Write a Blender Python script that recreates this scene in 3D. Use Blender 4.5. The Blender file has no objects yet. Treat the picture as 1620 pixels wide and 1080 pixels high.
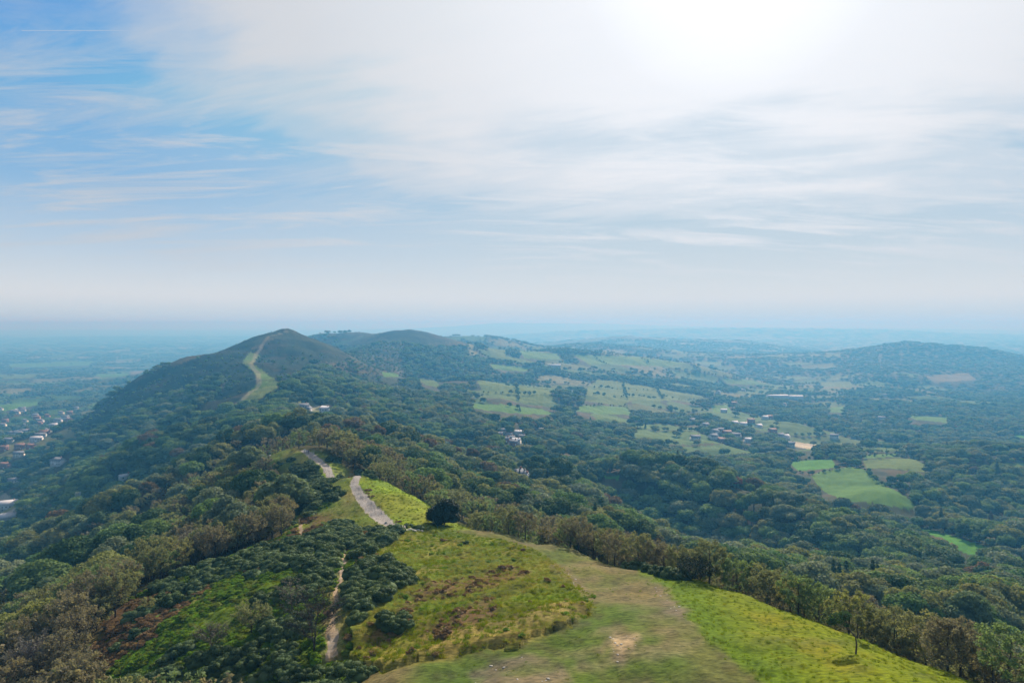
import bpy, math, random, time
import numpy as np
from mathutils import Vector
T0 = time.time()
S = bpy.context.scene
R = math.radians

# ------------------------------------------------------------------ camera
CAMZ = 330.0
PITCH = math.atan(28.0/1080.0)
cam_d = bpy.data.cameras.new("camera"); cam = bpy.data.objects.new("camera", cam_d)
S.collection.objects.link(cam); S.camera = cam
cam.location = (0, 0, CAMZ); cam.rotation_euler = (math.pi/2 - PITCH, 0, 0)
cam_d.sensor_width = 36; cam_d.lens = 24; cam_d.clip_start = 0.5; cam_d.clip_end = 120000

# ------------------------------------------------------------------ light and view
SUN_AZ, SUN_EL = R(18), R(28.5)
SUN_DIR = Vector((math.sin(SUN_AZ)*math.cos(SUN_EL), math.cos(SUN_AZ)*math.cos(SUN_EL), math.sin(SUN_EL)))
sun_d = bpy.data.lights.new("sun", 'SUN'); sun = bpy.data.objects.new("sun", sun_d)
S.collection.objects.link(sun)
sun_d.energy = 5.0; sun_d.angle = R(0.8); sun_d.color = (1.0, 0.93, 0.80)
sun.rotation_euler = SUN_DIR.to_track_quat('Z', 'Y').to_euler()
S.view_settings.view_transform = 'Standard'; S.view_settings.look = 'None'
S.view_settings.exposure = 0.52; S.view_settings.gamma = 1.0
S.render.engine = 'CYCLES'
S.cycles.max_bounces = 4; S.cycles.diffuse_bounces = 2; S.cycles.glossy_bounces = 1
S.cycles.transmission_bounces = 2; S.cycles.volume_bounces = 0; S.cycles.transparent_max_bounces = 4
S.cycles.use_denoising = True
S.cycles.caustics_reflective = False; S.cycles.caustics_refractive = False

def nt_new(nt):
    nt.nodes.clear()
    def N(t, **kw):
        n = nt.nodes.new(t)
        for k, v in kw.items():
            if k.startswith('i_'):
                key = k[2:]
                n.inputs[int(key) if key.isdigit() else key.replace('_', ' ')].default_value = v
            else:
                setattr(n, k, v)
        return n
    def L(a, b): nt.links.new(a, b)
    def M(op, a, b=None, c=None, clamp=False):
        n = nt.nodes.new('ShaderNodeMath'); n.operation = op; n.use_clamp = clamp
        for i, v in enumerate((a, b, c)):
            if v is None: continue
            if isinstance(v, (int, float)): n.inputs[i].default_value = v
            else: nt.links.new(v, n.inputs[i])
        return n.outputs[0]
    def MIX(f, a, b, blend='MIX'):
        n = nt.nodes.new('ShaderNodeMix'); n.data_type = 'RGBA'; n.blend_type = blend; n.clamp_factor = True
        for s, v in ((n.inputs[0], f), (n.inputs[6], a), (n.inputs[7], b)):
            if isinstance(v, (int, float)): s.default_value = v
            elif isinstance(v, tuple): s.default_value = (*v, 1) if len(v) == 3 else v
            else: nt.links.new(v, s)
        return n.outputs[2]
    def RAMP(f, stops, interp='LINEAR'):
        n = nt.nodes.new('ShaderNodeValToRGB'); n.color_ramp.interpolation = interp
        e = n.color_ramp.elements
        while len(e) < len(stops): e.new(0.5)
        for q, (p, c) in zip(e, stops):
            q.position = p; q.color = (*c, 1) if isinstance(c, tuple) else (c, c, c, 1)
        nt.links.new(f, n.inputs[0]); return n.outputs[0]
    return N, L, M, MIX, RAMP

# ------------------------------------------------------------------ sky
def build_world():
    w = bpy.data.worlds.new("World"); S.world = w; w.use_nodes = True
    N, L, M, MIX, RAMP = nt_new(w.node_tree)
    out = N('ShaderNodeOutputWorld'); bg = N('ShaderNodeBackground'); L(bg.outputs[0], out.inputs[0])
    bg.inputs[1].default_value = 0.10
    sky = N('ShaderNodeTexSky', sky_type='NISHITA', sun_disc=False, sun_elevation=SUN_EL, sun_rotation=SUN_AZ,
            altitude=300, air_density=1.0, dust_density=0.6, ozone_density=1.5)
    tc = N('ShaderNodeTexCoord'); gen = tc.outputs['Generated']
    sep = N('ShaderNodeSeparateXYZ'); L(gen, sep.inputs[0])
    X, Y, Z = sep.outputs
    zc = M('ADD', M('MAXIMUM', Z, 0.0), 0.13)
    px = M('DIVIDE', X, zc); py = M('DIVIDE', Y, zc)       # where the sight line meets the cloud layer
    def coords(ax, ay, ox=0., oy=0., rot=0.):
        c = N('ShaderNodeCombineXYZ')
        u = M('ADD', M('MULTIPLY', px, math.cos(rot)), M('MULTIPLY', py, math.sin(rot)))
        v = M('SUBTRACT', M('MULTIPLY', py, math.cos(rot)), M('MULTIPLY', px, math.sin(rot)))
        L(M('ADD', M('MULTIPLY', u, ax), ox), c.inputs[0]); L(M('ADD', M('MULTIPLY', v, ay), oy), c.inputs[1])
        return c.outputs[0]
    def noise(co, sc, det, rough=.55, dist=0.):
        n = N('ShaderNodeTexNoise', noise_dimensions='2D'); L(co, n.inputs['Vector'])
        n.inputs['Scale'].default_value = sc; n.inputs['Detail'].default_value = det
        n.inputs['Roughness'].default_value = rough; n.inputs['Distortion'].default_value = dist
        return n.outputs[0]
    # closeness to the sun
    dp = N('ShaderNodeVectorMath', operation='DOT_PRODUCT'); L(gen, dp.inputs[0]); dp.inputs[1].default_value = SUN_DIR
    near = dp.outputs['Value']
    big = noise(coords(.60, .80, 3.1, 1.7, R(-25)), 1.1, 4, .55, .3)
    streak = noise(coords(.45, 1.5, 1.0, 4.0, R(-22)), 1.9, 8, .62, .35)
    fine = noise(coords(.55, 2.2, 7.0, 2.0, R(4)), 1.7, 10, .66, .35)
    fine2 = noise(coords(.40, 1.5, 3.0, 9.0, R(-22)), 1.8, 10, .62, .25)
    bias = M('ADD', M('MULTIPLY', M('SUBTRACT', near, 0.86), 2.6), M('MULTIPLY', M('SUBTRACT', Z, .27), 2.6))
    veil = M('ADD', M('MULTIPLY', big, 1.0), M('ADD', M('MULTIPLY', streak, .75), bias))
    veil = RAMP(M('MULTIPLY', veil, .7), [(0.47, 0.0), (0.62, .42), (0.86, 0.93)], 'EASE')
    w1 = RAMP(fine, [(0.48, 0.0), (0.60, .50), (0.70, .85)])
    w2 = RAMP(fine2, [(0.47, 0.0), (0.58, .40), (0.72, .85)])
    low = RAMP(Z, [(0.04, 0.0), (0.12, .9), (0.24, 1.), (0.36, .30)])
    high = RAMP(Z, [(0.10, 0.0), (0.26, .8), (0.50, .8)])
    wisps = M('MAXIMUM', M('MULTIPLY', w1, low), M('MULTIPLY', w2, high))
    amount = M('SUBTRACT', 1.0, M('MULTIPLY', M('SUBTRACT', 1.0, veil), M('SUBTRACT', 1.0, wisps)), clamp=True)
    # a thin contrail on the left
    pn = Vector((-.32, .94, 0)).cross(Vector((-.62, .86, .37))).normalized()
    a1 = M('ABSOLUTE', M('ADD', M('MULTIPLY', X, -.0), M('SUBTRACT', M('DIVIDE', Z, Y), 0.424)))
    az = M('DIVIDE', X, Y)
    tr = M('MULTIPLY', M('LESS_THAN', a1, 0.0006), M('MULTIPLY', M('GREATER_THAN', az, -0.71), M('LESS_THAN', az, -0.54)))
    amount = M('MAXIMUM', amount, M('MULTIPLY', M('MULTIPLY', tr, 0.45), M('GREATER_THAN', Y, 0.0)))
    # cirrus scatters sunlight forward: brighter near the sun
    glow = RAMP(near, [(0.0, 0.44), (0.70, .54), (0.85, .62), (0.93, .72), (0.98, .82), (1.0, 1.0)])
    cloud = MIX(1.0, (7.8, 8.0, 8.4), glow, 'MULTIPLY')
    RAMPC = lambda f: MIX(RAMP(f, [(.66, 0.), (.95, 1.)]), (1.35, 3.0, 5.0), (3.0, 4.2, 5.2))
    base = MIX(1.0, sky.outputs[0], (.50, .80, .98), 'MULTIPLY')
    base = MIX(1.0, base, RAMPC(near), 'DARKEN')
    hz = RAMP(Z, [(0.0, 1.0), (0.045, .95), (0.10, .58), (0.18, .14), (.27, 0.)], 'LINEAR')
    base = MIX(hz, base, MIX(RAMP(Z, [(0., 0.), (.035, 1.)]), (3.4, 4.5, 5.0), (4.9, 5.25, 5.4)))
    L(MIX(amount, base, cloud), bg.inputs[0])
build_world()

# ------------------------------------------------------------------ helpers: projection and noise
CA, SA = math.cos(PITCH), math.sin(PITCH)
def pray(px, py):
    cx = (px-810)/1080.0; cy = (540-py)/1080.0
    y = CA + cy*SA; z = -SA + cy*CA
    return cx/y, z/y                      # X and Z per metre of Y
def pproj(x, y, z):                        # world to photo pixels
    d = y*CA - (z-CAMZ)*SA; u = y*SA + (z-CAMZ)*CA
    d = np.maximum(d, 1e-3)
    return 810+1080*x/d, 540-1080*u/d
def _hash(ix, iy, seed):
    h = (ix.astype(np.int64)*374761393 + iy.astype(np.int64)*668265263 + seed*1442695041) & 0xffffffff
    h = ((h ^ (h >> 13))*1274126177) & 0xffffffff
    h = ((h ^ (h >> 16))*2246822519) & 0xffffffff
    return ((h ^ (h >> 15)) & 0xffffff)/float(0xffffff)
def vnoise(x, y, seed=0):
    ix = np.floor(x); iy = np.floor(y); fx = x-ix; fy = y-iy
    fx = fx*fx*fx*(fx*(fx*6-15)+10); fy = fy*fy*fy*(fy*(fy*6-15)+10)
    a = _hash(ix, iy, seed); b = _hash(ix+1, iy, seed); c = _hash(ix, iy+1, seed); d = _hash(ix+1, iy+1, seed)
    return (a*(1-fx)+b*fx)*(1-fy) + (c*(1-fx)+d*fx)*fy
def fbm(x, y, scale, octv=4, seed=0, gain=.5):
    s = 0; a = 1; t = 0; x = x/scale; y = y/scale
    for i in range(octv):
        s = s + a*vnoise(x+17.3*i, y-9.1*i, seed+i); t += a; a *= gain
        x, y = 2.03*(x*.8-y*.6), 2.03*(x*.6+y*.8)
    return s/t                             # 0..1
def sstep(e0, e1, x):
    t = np.clip((x-e0)/(e1-e0), 0, 1); return t*t*(3-2*t)

# ------------------------------------------------------------------ terrain control points
# (photo column, photo row, depth in metres, height of the trees that hide the ground)
CP = [
(0,1080,100,0),(0,1000,140,3),(0,950,185,5),(0,920,250,7),(0,868,340,7),(0,800,720,0),(0,760,850,5),(0,700,1150,5),(0,650,1700,5),(0,600,2900,5),(0,560,5600,3),
(100,1080,92,0),(100,1000,115,0),(100,950,150,3),(100,900,215,6),(100,860,290,7),(100,815,370,7),(100,770,600,7),(100,738,740,7),(100,703,820,7),(100,655,1600,5),(100,600,2900,5),(100,560,5600,3),
(200,1080,84,0),(200,1000,100,0),(200,940,125,0),(200,890,165,5),(200,840,240,7),(200,800,310,7),(200,770,380,7),(200,745,560,7),(200,712,605,7),(200,700,800,7),(200,647,880,7),(200,627,1090,6),(200,607,1230,4),(200,590,3200,4),(200,560,5600,3),
(300,1080,78,0),(300,1000,90,0),(300,940,110,0),(300,880,145,3),(300,820,210,6),(300,770,300,7),(300,722,400,7),(300,702,570,7),(300,678,620,7),(300,664,770,5),(300,641,820,3),(300,622,960,5),(300,597,1120,3),(300,570,1350,2),(300,548,7500,3),
(400,1080,72,0),(400,1000,85,0),(400,940,98,0),(400,880,125,0),(400,820,175,3),(400,770,235,6),(400,725,300,4),(400,672,430,7),(400,655,640,6),(400,630,820,0),(400,600,950,0),(400,575,1120,0),(400,550,1330,1),(400,533,1480,1),
(455,517.5,1500,1),(428,526,1490,1),(478,527,1500,1),(440,540,1380,1),(440,523,1500,1),
(500,1080,66,0),(500,1000,74,0),(500,940,90,0),(500,880,115,0),(500,830,150,0),(500,780,185,0),(500,735,235,0),(490,715,262,0),(450,712,280,0),(500,690,370,7),(500,660,440,7),(500,652,700,2),(500,620,850,6),(500,590,1050,6),(500,560,1300,4),(500,539,1500,1),(540,553,1480,2),(500,528,2700,3),
(600,1075,59,0),(600,1000,72,0),(600,940,85,0),(600,890,105,0),(600,850,132,0),(600,815,150,0),(575,790,163,0),(560,752,190,0),(600,761,184,0),(600,740,230,8),(600,700,330,8),(600,668,430,8),(600,655,720,7),(600,630,900,7),(600,600,1200,7),(600,575,1500,6),(600,555,1800,5),(600,540,2050,5),(600,526,2350,3),(560,524,2500,3),(530,527,2700,3),(650,519,2300,3),(640,540,2050,5),
(700,1078,57,0),(700,1000,69,0),(700,940,84,0),(700,890,105,0),(700,850,132,0),(703,830,144,0),(690,813,152,0),(660,788,168,0),(700,765,235,8),(700,735,320,8),(700,693,440,8),(700,680,720,8),(700,650,900,8),(700,620,1200,7),(700,590,1700,7),(700,565,1900,6),(700,545,2150,5),(700,532,2300,3),
(800,1075,55,0),(800,1000,67,0),(800,940,82,0),(800,890,103,0),(800,860,125,0),(800,843,138,0),(800,800,205,8),(800,775,290,8),(800,738,400,8),(800,710,620,8),(800,690,720,5),(800,660,900,7),(800,640,1100,3),(800,610,1400,3),(800,590,1800,6),(800,570,2100,5),(800,552,2500,4),(800,541,3200,5),(720,531,3300,5),
(900,1078,54,0),(900,1000,65,0),(900,940,80,0),(900,900,98,0),(900,875,115,0),(900,864,122,0),(900,820,195,8),(900,790,280,8),(900,770,350,8),(900,745,440,6),(900,740,600,8),(900,700,648,8),(900,672,950,8),(900,650,1150,4),(900,620,1500,2),(900,600,1900,5),(900,580,2150,5),(900,565,2450,3),(900,554,2700,3),(900,552,3600,3),(900,545,4300,3),
(1000,1078,54,0),(1000,1000,64,0),(1000,950,77,0),(1000,920,90,0),(1000,898,104,0),(1000,860,185,8),(1000,835,270,8),(1000,820,330,8),(1000,815,480,8),(1000,770,512,8),(1000,710,555,8),(1000,690,950,8),(1000,660,1200,7),(1000,635,1500,2),(1000,605,2000,3),(1000,585,2300,3),(1000,561,2650,3),(1000,553,5000,3),(975,532,6200,3),(930,537,6200,3),
(1100,1078,53,0),(1100,1020,60,0),(1100,960,74,0),(1100,930,86,0),(1100,917,97,0),(1100,890,165,7),(1100,870,240,8),(1100,855,300,8),(1100,845,440,8),(1100,800,465,8),(1100,760,492,8),(1100,728,520,8),(1100,710,900,8),(1100,680,1100,7),(1100,650,1450,7),(1100,620,1900,6),(1100,595,2500,5),(1100,575,2650,3),(1100,560,4700,4),(1100,538,6200,3),(1150,538,6200,3),
(1200,1078,52,0),(1200,1030,59,0),(1200,980,70,0),(1200,951,84,0),(1200,935,130,6),(1200,905,200,7),(1200,885,270,8),(1200,870,400,8),(1200,830,420,8),(1200,790,443,8),(1200,760,470,8),(1200,735,780,8),(1200,705,1000,7),(1200,670,1300,6),(1200,630,1900,6),(1200,600,2700,6),(1200,575,3400,5),(1200,560,4900,5),(1205,543,6200,3),(1260,552,6100,3),
(1300,1078,51,0),(1300,1020,62,0),(1300,987,73,0),(1300,960,120,6),(1300,925,180,7),(1300,900,250,8),(1300,885,360,8),(1300,850,378,8),(1300,808,408,8),(1310,775,680,0),(1300,740,800,0),(1300,728,850,0),(1300,705,1050,6),(1300,670,1400,6),(1300,630,2000,6),(1300,600,2800,6),(1300,575,3300,5),(1335,561,4600,4),
(1400,1078,50.5,0),(1400,1050,57,0),(1400,1025,66,0),(1400,1000,110,6),(1400,950,160,7),(1400,920,220,8),(1400,895,290,8),(1400,870,350,8),(1400,838,392,8),(1410,795,610,0),(1400,760,700,0),(1400,735,820,0),(1400,722,900,0),(1400,700,1100,6),(1400,660,1500,6),(1400,620,2200,6),(1400,590,2700,6),(1400,560,3450,5),(1395,546,3750,4),(1440,540,3750,4),(1500,547,3700,4),(1380,549,3850,4),
(1500,1064,60,0),(1500,1030,100,6),(1500,970,145,7),(1500,930,210,8),(1500,895,300,8),(1500,875,400,6),(1500,850,520,0),(1515,862,478,0),(1500,825,570,8),(1500,780,650,8),(1500,740,750,8),(1500,710,880,8),(1500,690,1200,7),(1500,650,1700,6),(1500,610,2500,6),(1500,580,3000,6),(1500,562,3450,5),
(1620,1112,58,0),(1620,1075,90,6),(1620,1000,130,7),(1620,940,190,8),(1620,900,280,8),(1620,870,420,6),(1620,845,540,7),(1620,800,620,8),(1620,760,700,8),(1620,705,900,8),(1620,690,1200,7),(1620,650,1700,6),(1620,610,2500,6),(1620,585,3000,6),(1560,553,3650,4),(1610,567,3550,4),
]
# (photo column, depth, height below the camera): ground that no sight line touches
DP = [(0,500,-170),(100,450,-150),(100,1200,-205),(200,460,-135),(200,1500,-200),(300,470,-120),(300,1600,-150),(300,2000,-205),(200,700,-146),(200,970,-140),(300,695,-124),(300,890,-120),(100,900,-180),
(400,520,-102),(400,1750,-90),(400,2300,-200),(400,3500,-245),(490,300,-55),(500,560,-104),(500,1750,-95),(500,2000,-140),(500,3300,-150),(500,6000,-245),(600,213,-52),(600,560,-112),(600,2800,-130),
(700,175,-54),(700,580,-128),(700,2700,-150),(800,160,-56),(800,500,-122),(800,2900,-160),(800,4300,-225),(900,148,-56),(900,520,-126),(900,735,-146),(900,3100,-175),(900,5600,-205),
(1000,130,-53),(1000,420,-130),(1000,700,-152),(1000,3200,-205),(1000,7600,-245),(1100,120,-51),(1100,360,-126),(1100,680,-160),(1100,3250,-225),(1100,7600,-245),
(1200,105,-49),(1200,330,-121),(1200,620,-162),(1200,7600,-245),(1300,92,-46),(1300,300,-113),(1300,530,-166),(1300,6200,-248),(1400,85,-46),(1400,465,-158),(1400,4900,-243),
(1500,75,-42),(1500,1000,-186),(1500,4800,-240),(1620,75,-45),(1620,4800,-248),(500,1900,-110),
(-300,60,-50),(-300,100,-70),(-300,150,-95),(-300,250,-125),(-300,350,-150),(-300,500,-180),(-300,800,-195),(-300,1500,-215),(-300,3000,-240),(-300,6000,-250),
(1900,40,-30),(1900,60,-42),(1900,90,-60),(1900,130,-75),(1900,190,-95),(1900,300,-125),(1900,450,-155),(1900,700,-175),(1900,1000,-185),(1900,1700,-215),(1900,3000,-240),(1900,6000,-250)]
WP = [(0,30,-26.5),(-25,35,-30.5),(-45,40,-40),(15,30,-25),(33,38,-27.5),(58,42,-38),(0,12,-25),(-10,10,-26.5),(12,10,-25),(-60,25,-50),(62,20,-40),(-70,5,-56),(70,2,-44),
(-200,40,-115),(-500,100,-170),(-1500,200,-215),(-5000,500,-250),(220,40,-110),(500,100,-160),(1500,200,-215),(5000,500,-250),(-20,2,-27),(20,2,-26)]
def build_controls():
    P = []
    for px, py, Y, h in CP:
        a, b = pray(px, py); P.append((a*Y, Y, b*Y-h*(1.1 if h < 6 else 1.15 if Y < 280 else 1.55)))
    for px, Y, z in DP: P.append(((px-810)/1080*Y, Y, z))
    P += WP
    for px in range(-300, 2000, 200):
        for Y in (9500, 15000, 28000, 48000): P.append(((px-810)/1080*Y, Y, -250))
    P = np.array(P, float)
    return np.arctan2(P[:,0], P[:,1]), .5*np.log(P[:,0]**2+P[:,1]**2), P[:,2]
def tps():
    a, v, z = build_controls(); n = len(a)
    k = lambda d2: d2*np.log(d2+1e-12)
    D2 = (a[:,None]-a)**2+(v[:,None]-v)**2
    A = np.zeros((n+3, n+3)); A[:n,:n] = k(D2)+np.eye(n)*2e-5*1.0
    A[:n,n] = 1; A[:n,n+1] = a; A[:n,n+2] = v; A[n:,:n] = A[:n,n:].T
    w = np.linalg.solve(A, np.concatenate([z, np.zeros(3)]))
    def f(aa, vv):
        out = np.empty(aa.shape); fa = aa.ravel(); fv = vv.ravel(); o = out.ravel()
        for i in range(0, len(fa), 20000):
            s = slice(i, i+20000)
            d2 = (fa[s,None]-a)**2+(fv[s,None]-v)**2
            o[s] = k(d2)@w[:n]+w[n]+w[n+1]*fa[s]+w[n+2]*fv[s]
        return o.reshape(aa.shape)
    return f
AZ0 = R(44)
NA_D, NA_S, NR = 1400, 60, 1250
az = np.concatenate([np.linspace(-R(92), -AZ0, NA_S, endpoint=False), np.linspace(-AZ0, AZ0, NA_D), np.linspace(AZ0, R(92), NA_S+1)[1:]])
LR0, LR1 = math.log(9.0), math.log(48000.0)
# rows: fine where the photo looks down steeply
lr = np.linspace(LR0, LR1, NR)
NA = len(az)
ca = np.linspace(-R(92), R(92), 420); cr = np.linspace(LR0, LR1, 420)
F = tps(); CA_, CR_ = np.meshgrid(ca, cr)
Zc = F(CA_, CR_)
def bicub(Zc, aa, vv):
    x = (aa-ca[0])/(ca[1]-ca[0]); y = (vv-cr[0])/(cr[1]-cr[0])
    ix = np.clip(np.floor(x).astype(int), 1, len(ca)-3); iy = np.clip(np.floor(y).astype(int), 1, len(cr)-3)
    fx = x-ix; fy = y-iy
    def w(t): return (-.5*t+t*t-.5*t**3, 1-2.5*t*t+1.5*t**3, .5*t+2*t*t-1.5*t**3, -.5*t*t+.5*t**3)
    wx = w(fx); wy = w(fy); o = 0
    for j in range(4):
        r_ = 0
        for i in range(4): r_ = r_+wx[i]*Zc[iy+j-1, ix+i-1]
        o = o+wy[j]*r_
    return o
AG, VG = np.meshgrid(az, lr)
RG = np.exp(VG); XG = RG*np.sin(AG); YG = RG*np.cos(AG)
ZG = bicub(Zc, AG, VG)
ZG = np.where(RG > 7000, np.maximum(ZG, -252), np.maximum(ZG, -262))
# far ridges on the skyline
def far_ridge(pxs, pys, Yc, sig):
    P = 810+1080*XG/np.maximum(YG, 1)
    b = np.array([pray(a, b_)[1]*Yc for a, b_ in zip(pxs, pys)])
    top = np.interp(P, pxs, b)
    top = top + 26*(fbm(XG, YG, 2600, 4, 50)-.5)*(Yc/12000.)
    return np.maximum(top+251, 0)*np.exp(-((YG-Yc)/sig)**2)
ZG = ZG + np.where(YG > 7500, far_ridge([560,690,740,800,880,960,1050,1180,1500,1620],[523,517.5,514,510,511,511.5,515,517.5,521,524], 21000, 1900), 0)
ZG = np.maximum(ZG, np.where(YG > 7500, -251+far_ridge([780,880,1000,1150,1300,1420,1500,1620,1750],[533,524,521,519.5,520.5,523,526,529,532], 11800, 900), -999))
# relief
nr = np.minimum(1, RG/400.)
spur = fbm(XG, YG, 90, 4, 5)-.5
ZG += spur*np.interp(RG, [0,300,600,1000,3000,8000,20000], [0,1.5,11,19,15,8,0])
ZG += (fbm(XG+60, YG, 190, 3, 7)-.5)*np.interp(RG, [0,380,650,1500,1900,3000,6000,9000], [0,0,20,24,12,12,8,0])
ZG += (fbm(XG, YG, 420, 3, 9)-.5)*np.interp(RG, [0,900,2500,6000,9000,12000], [0,2,10,12,10,12])
ZG += (fbm(XG*1.4+YG*.5, YG*1.2-XG*.4, 9, 4, 11)-.5)*np.interp(RG, [0,50,220,400], [.6,.9,1.6,2.0])
ZG += (fbm(XG, YG, 1.6, 3, 12)-.5)*np.interp(RG, [0,50,220,300], [.16,.22,.3,0])
ZG += CAMZ
def ground_z(x, y):
    x = np.asarray(x, float); y = np.asarray(y, float)
    a = np.arctan2(x, y); v = .5*np.log(x*x+y*y+1e-9)
    i = np.clip(np.searchsorted(az, a)-1, 0, NA-2); fa = np.clip((a-az[i])/(az[i+1]-az[i]), 0, 1)
    t = np.clip((v-LR0)/(LR1-LR0)*(NR-1), 0, NR-1.001); j = t.astype(int); fj = t-j
    return (ZG[j,i]*(1-fa)+ZG[j,i+1]*fa)*(1-fj)+(ZG[j+1,i]*(1-fa)+ZG[j+1,i+1]*fa)*fj
def hit(px, py, y0=20., y1=9000.):
    """the ground point a photo pixel looks at, between two depths"""
    a, b = pray(px, py); ys = np.exp(np.linspace(math.log(y0), math.log(y1), 1400))
    g = ground_z(a*ys, ys)-(CAMZ+b*ys)
    k = np.nonzero(g >= 0)[0]
    i = int(k[0]) if len(k) else int(np.argmax(g/ys))
    y = ys[i]
    if 0 < i and len(k) and g[i] > g[i-1]:
        y = ys[i-1]+(ys[i]-ys[i-1])*(-g[i-1])/(g[i]-g[i-1])
    return a*y, y
def poly(pts, y0=20., y1=9000., sub=4):
    o = []
    for k in range(len(pts)):
        p, q = pts[k], pts[(k+1) % len(pts)]
        for s in range(sub):
            o.append(hit(p[0]+(q[0]-p[0])*s/sub, p[1]+(q[1]-p[1])*s/sub, y0, y1))
    return np.array(o)
def inside(P, x, y):
    x = np.asarray(x); y = np.asarray(y); res = np.zeros(x.shape, bool)
    m = (x >= P[:,0].min()) & (x <= P[:,0].max()) & (y >= P[:,1].min()) & (y <= P[:,1].max())
    xs = x[m]; ys = y[m]; c = np.zeros(xs.shape, bool)
    for k in range(len(P)):
        x1, y1 = P[k]; x2, y2 = P[(k+1) % len(P)]
        if y1 == y2: continue
        c ^= ((y1 > ys) != (y2 > ys)) & (xs < (x2-x1)*(ys-y1)/(y2-y1)+x1)
    res[m] = c; return res
def dist_line(P, x, y, w=None):
    """distance to a polyline, less the interpolated half width"""
    d = np.full(x.shape, 1e9)
    for k in range(len(P)-1):
        ax, ay = P[k][:2]; bx, by = P[k+1][:2]; L2 = (bx-ax)**2+(by-ay)**2+1e-9
        t = np.clip(((x-ax)*(bx-ax)+(y-ay)*(by-ay))/L2, 0, 1)
        dd = np.hypot(x-ax-t*(bx-ax), y-ay-t*(by-ay))
        if w is not None: dd = dd-(w[k]*(1-t)+w[k+1]*t)
        d = np.minimum(d, dd)
    return d
print('terrain', time.time()-T0)
# ------------------------------------------------------------------ ground cover, drawn as outlines on the ground
NEAR = dict(y0=35, y1=330)
turf = poly([(540,1110),(590,1065),(660,1050),(760,1030),(860,1008),(925,985),(945,965),(915,925),(890,895),(850,872),(800,855),(745,845),(690,838),(740,836),(800,844),(860,851),(920,868),(980,889),(1010,902),(1050,930),(1090,975),(1130,1020),(1180,1062),(1240,1110)], 30, 145)
slope_r = poly([(980,888),(1060,908),(1130,927),(1200,951),(1300,987),(1400,1024),(1500,1062),(1600,1105),(1700,1150),(1240,1130),(1180,1070),(1120,1015),(1080,965),(1040,925)], 30, 112)
rough = poly([(628,838),(690,838),(745,846),(800,858),(850,875),(890,900),(925,940),(938,968),(900,995),(820,1018),(700,1040),(600,1062),(560,1040),(545,990),(548,930),(575,880)], 40, 142)
grass_a = poly([(552,751),(600,760),(640,778),(668,789),(690,812),(740,835),(700,840),(640,834),(618,826),(590,795),(575,770)], 140, 196)
grass_b = poly([(552,751),(518,750),(520,775),(530,800),(500,815),(470,838),(540,828),(600,842),(640,842),(618,826),(585,795),(566,770)], 140, 200)
knoll = poly([(405,718),(445,712),(485,711),(500,722),(530,738),(556,750),(530,752),(512,740),(490,738),(465,728),(430,722)], 195, 300)
strip = poly([(466,820),(476,820),(484,848),(470,850)], 100, 200)
track_side = poly([(505,1032),(520,985),(532,930),(538,880),(548,878),(552,930),(545,985),(545,1032)], 50, 130)
near_left = poly([(180,1150),(120,1060),(165,1000),(230,935),(300,900),(385,872),(430,855),(455,835),(462,800),(455,770),(440,745),(400,735),(405,715),(450,708),(500,712),(560,745),(600,760),(630,830),(600,860),(560,900),(545,960),(560,1040),(620,1150)], 40, 300)
greens = [poly(p, 45, 200) for p in (
  [(150,1085),(185,1050),(260,1000),(290,960),(320,965),(300,1010),(230,1060),(190,1090)],
  [(405,975),(450,945),(480,925),(492,940),(470,965),(430,985)],
  [(300,950),(380,905),(400,915),(340,950),(300,965)],
  [(470,1020),(505,990),(516,1010),(515,1040),(470,1045)],
  [(350,1000),(395,985),(400,1005),(360,1030)], [(545,985),(556,990),(553,1015),(543,1010)])]
bracken = [poly(p, 45, 200) for p in (
  [(150,985),(200,952),(255,935),(250,955),(215,975),(165,1000)], [(120,1045),(160,1025),(195,1030),(180,1060),(130,1080)],
  [(370,905),(420,885),(470,870),(460,885),(410,905)], [(640,945),(690,925),(745,915),(800,900),(845,905),(800,930),(745,945),(700,955),(645,965)],
  [(665,1010),(720,970),(770,950),(800,965),(770,990),(720,1010),(690,1025)],[(560,935),(600,915),(600,880),(575,885),(555,905)],
  [(580,1010),(640,960),(670,960),(640,1000),(600,1035)],[(540,815),(500,812),(495,830),(530,830)],
  [(305,945),(350,930),(345,950),(300,960)])]
pale_grass = [poly(p, 60, 150) for p in ([(660,885),(690,868),(722,858),(724,864),(695,876),(668,892)],[(722,885),(738,876),(746,880),(740,888),(722,890)],
  [(600,1040),(640,1020),(700,1012),(820,985),(900,955),(922,975),(860,1003),(740,1030),(610,1055)],[(640,915),(700,900),(700,908),(645,925)])]
worn = [poly(p, 40, 140) for p in ([(780,1048),(830,1038),(870,1045),(900,1075),(880,1100),(790,1100),(740,1075)],[(958,1008),(975,1000),(1012,1005),(1015,1018),(990,1040),(975,1060),(955,1040)],
  [(1030,925),(1055,930),(1085,965),(1098,985),(1075,985),(1050,955)],[(870,890),(900,900),(935,940),(925,952),(895,925),(868,905)],[(560,815),(600,812),(612,836),(590,845),(570,835)])]
bare = [poly(p, 40, 140, 3) for p in ([(968,1010),(985,1005),(988,1016),(978,1040),(966,1030)],[(988,1006),(1014,1008),(1012,1020),(996,1024)])]
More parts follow.
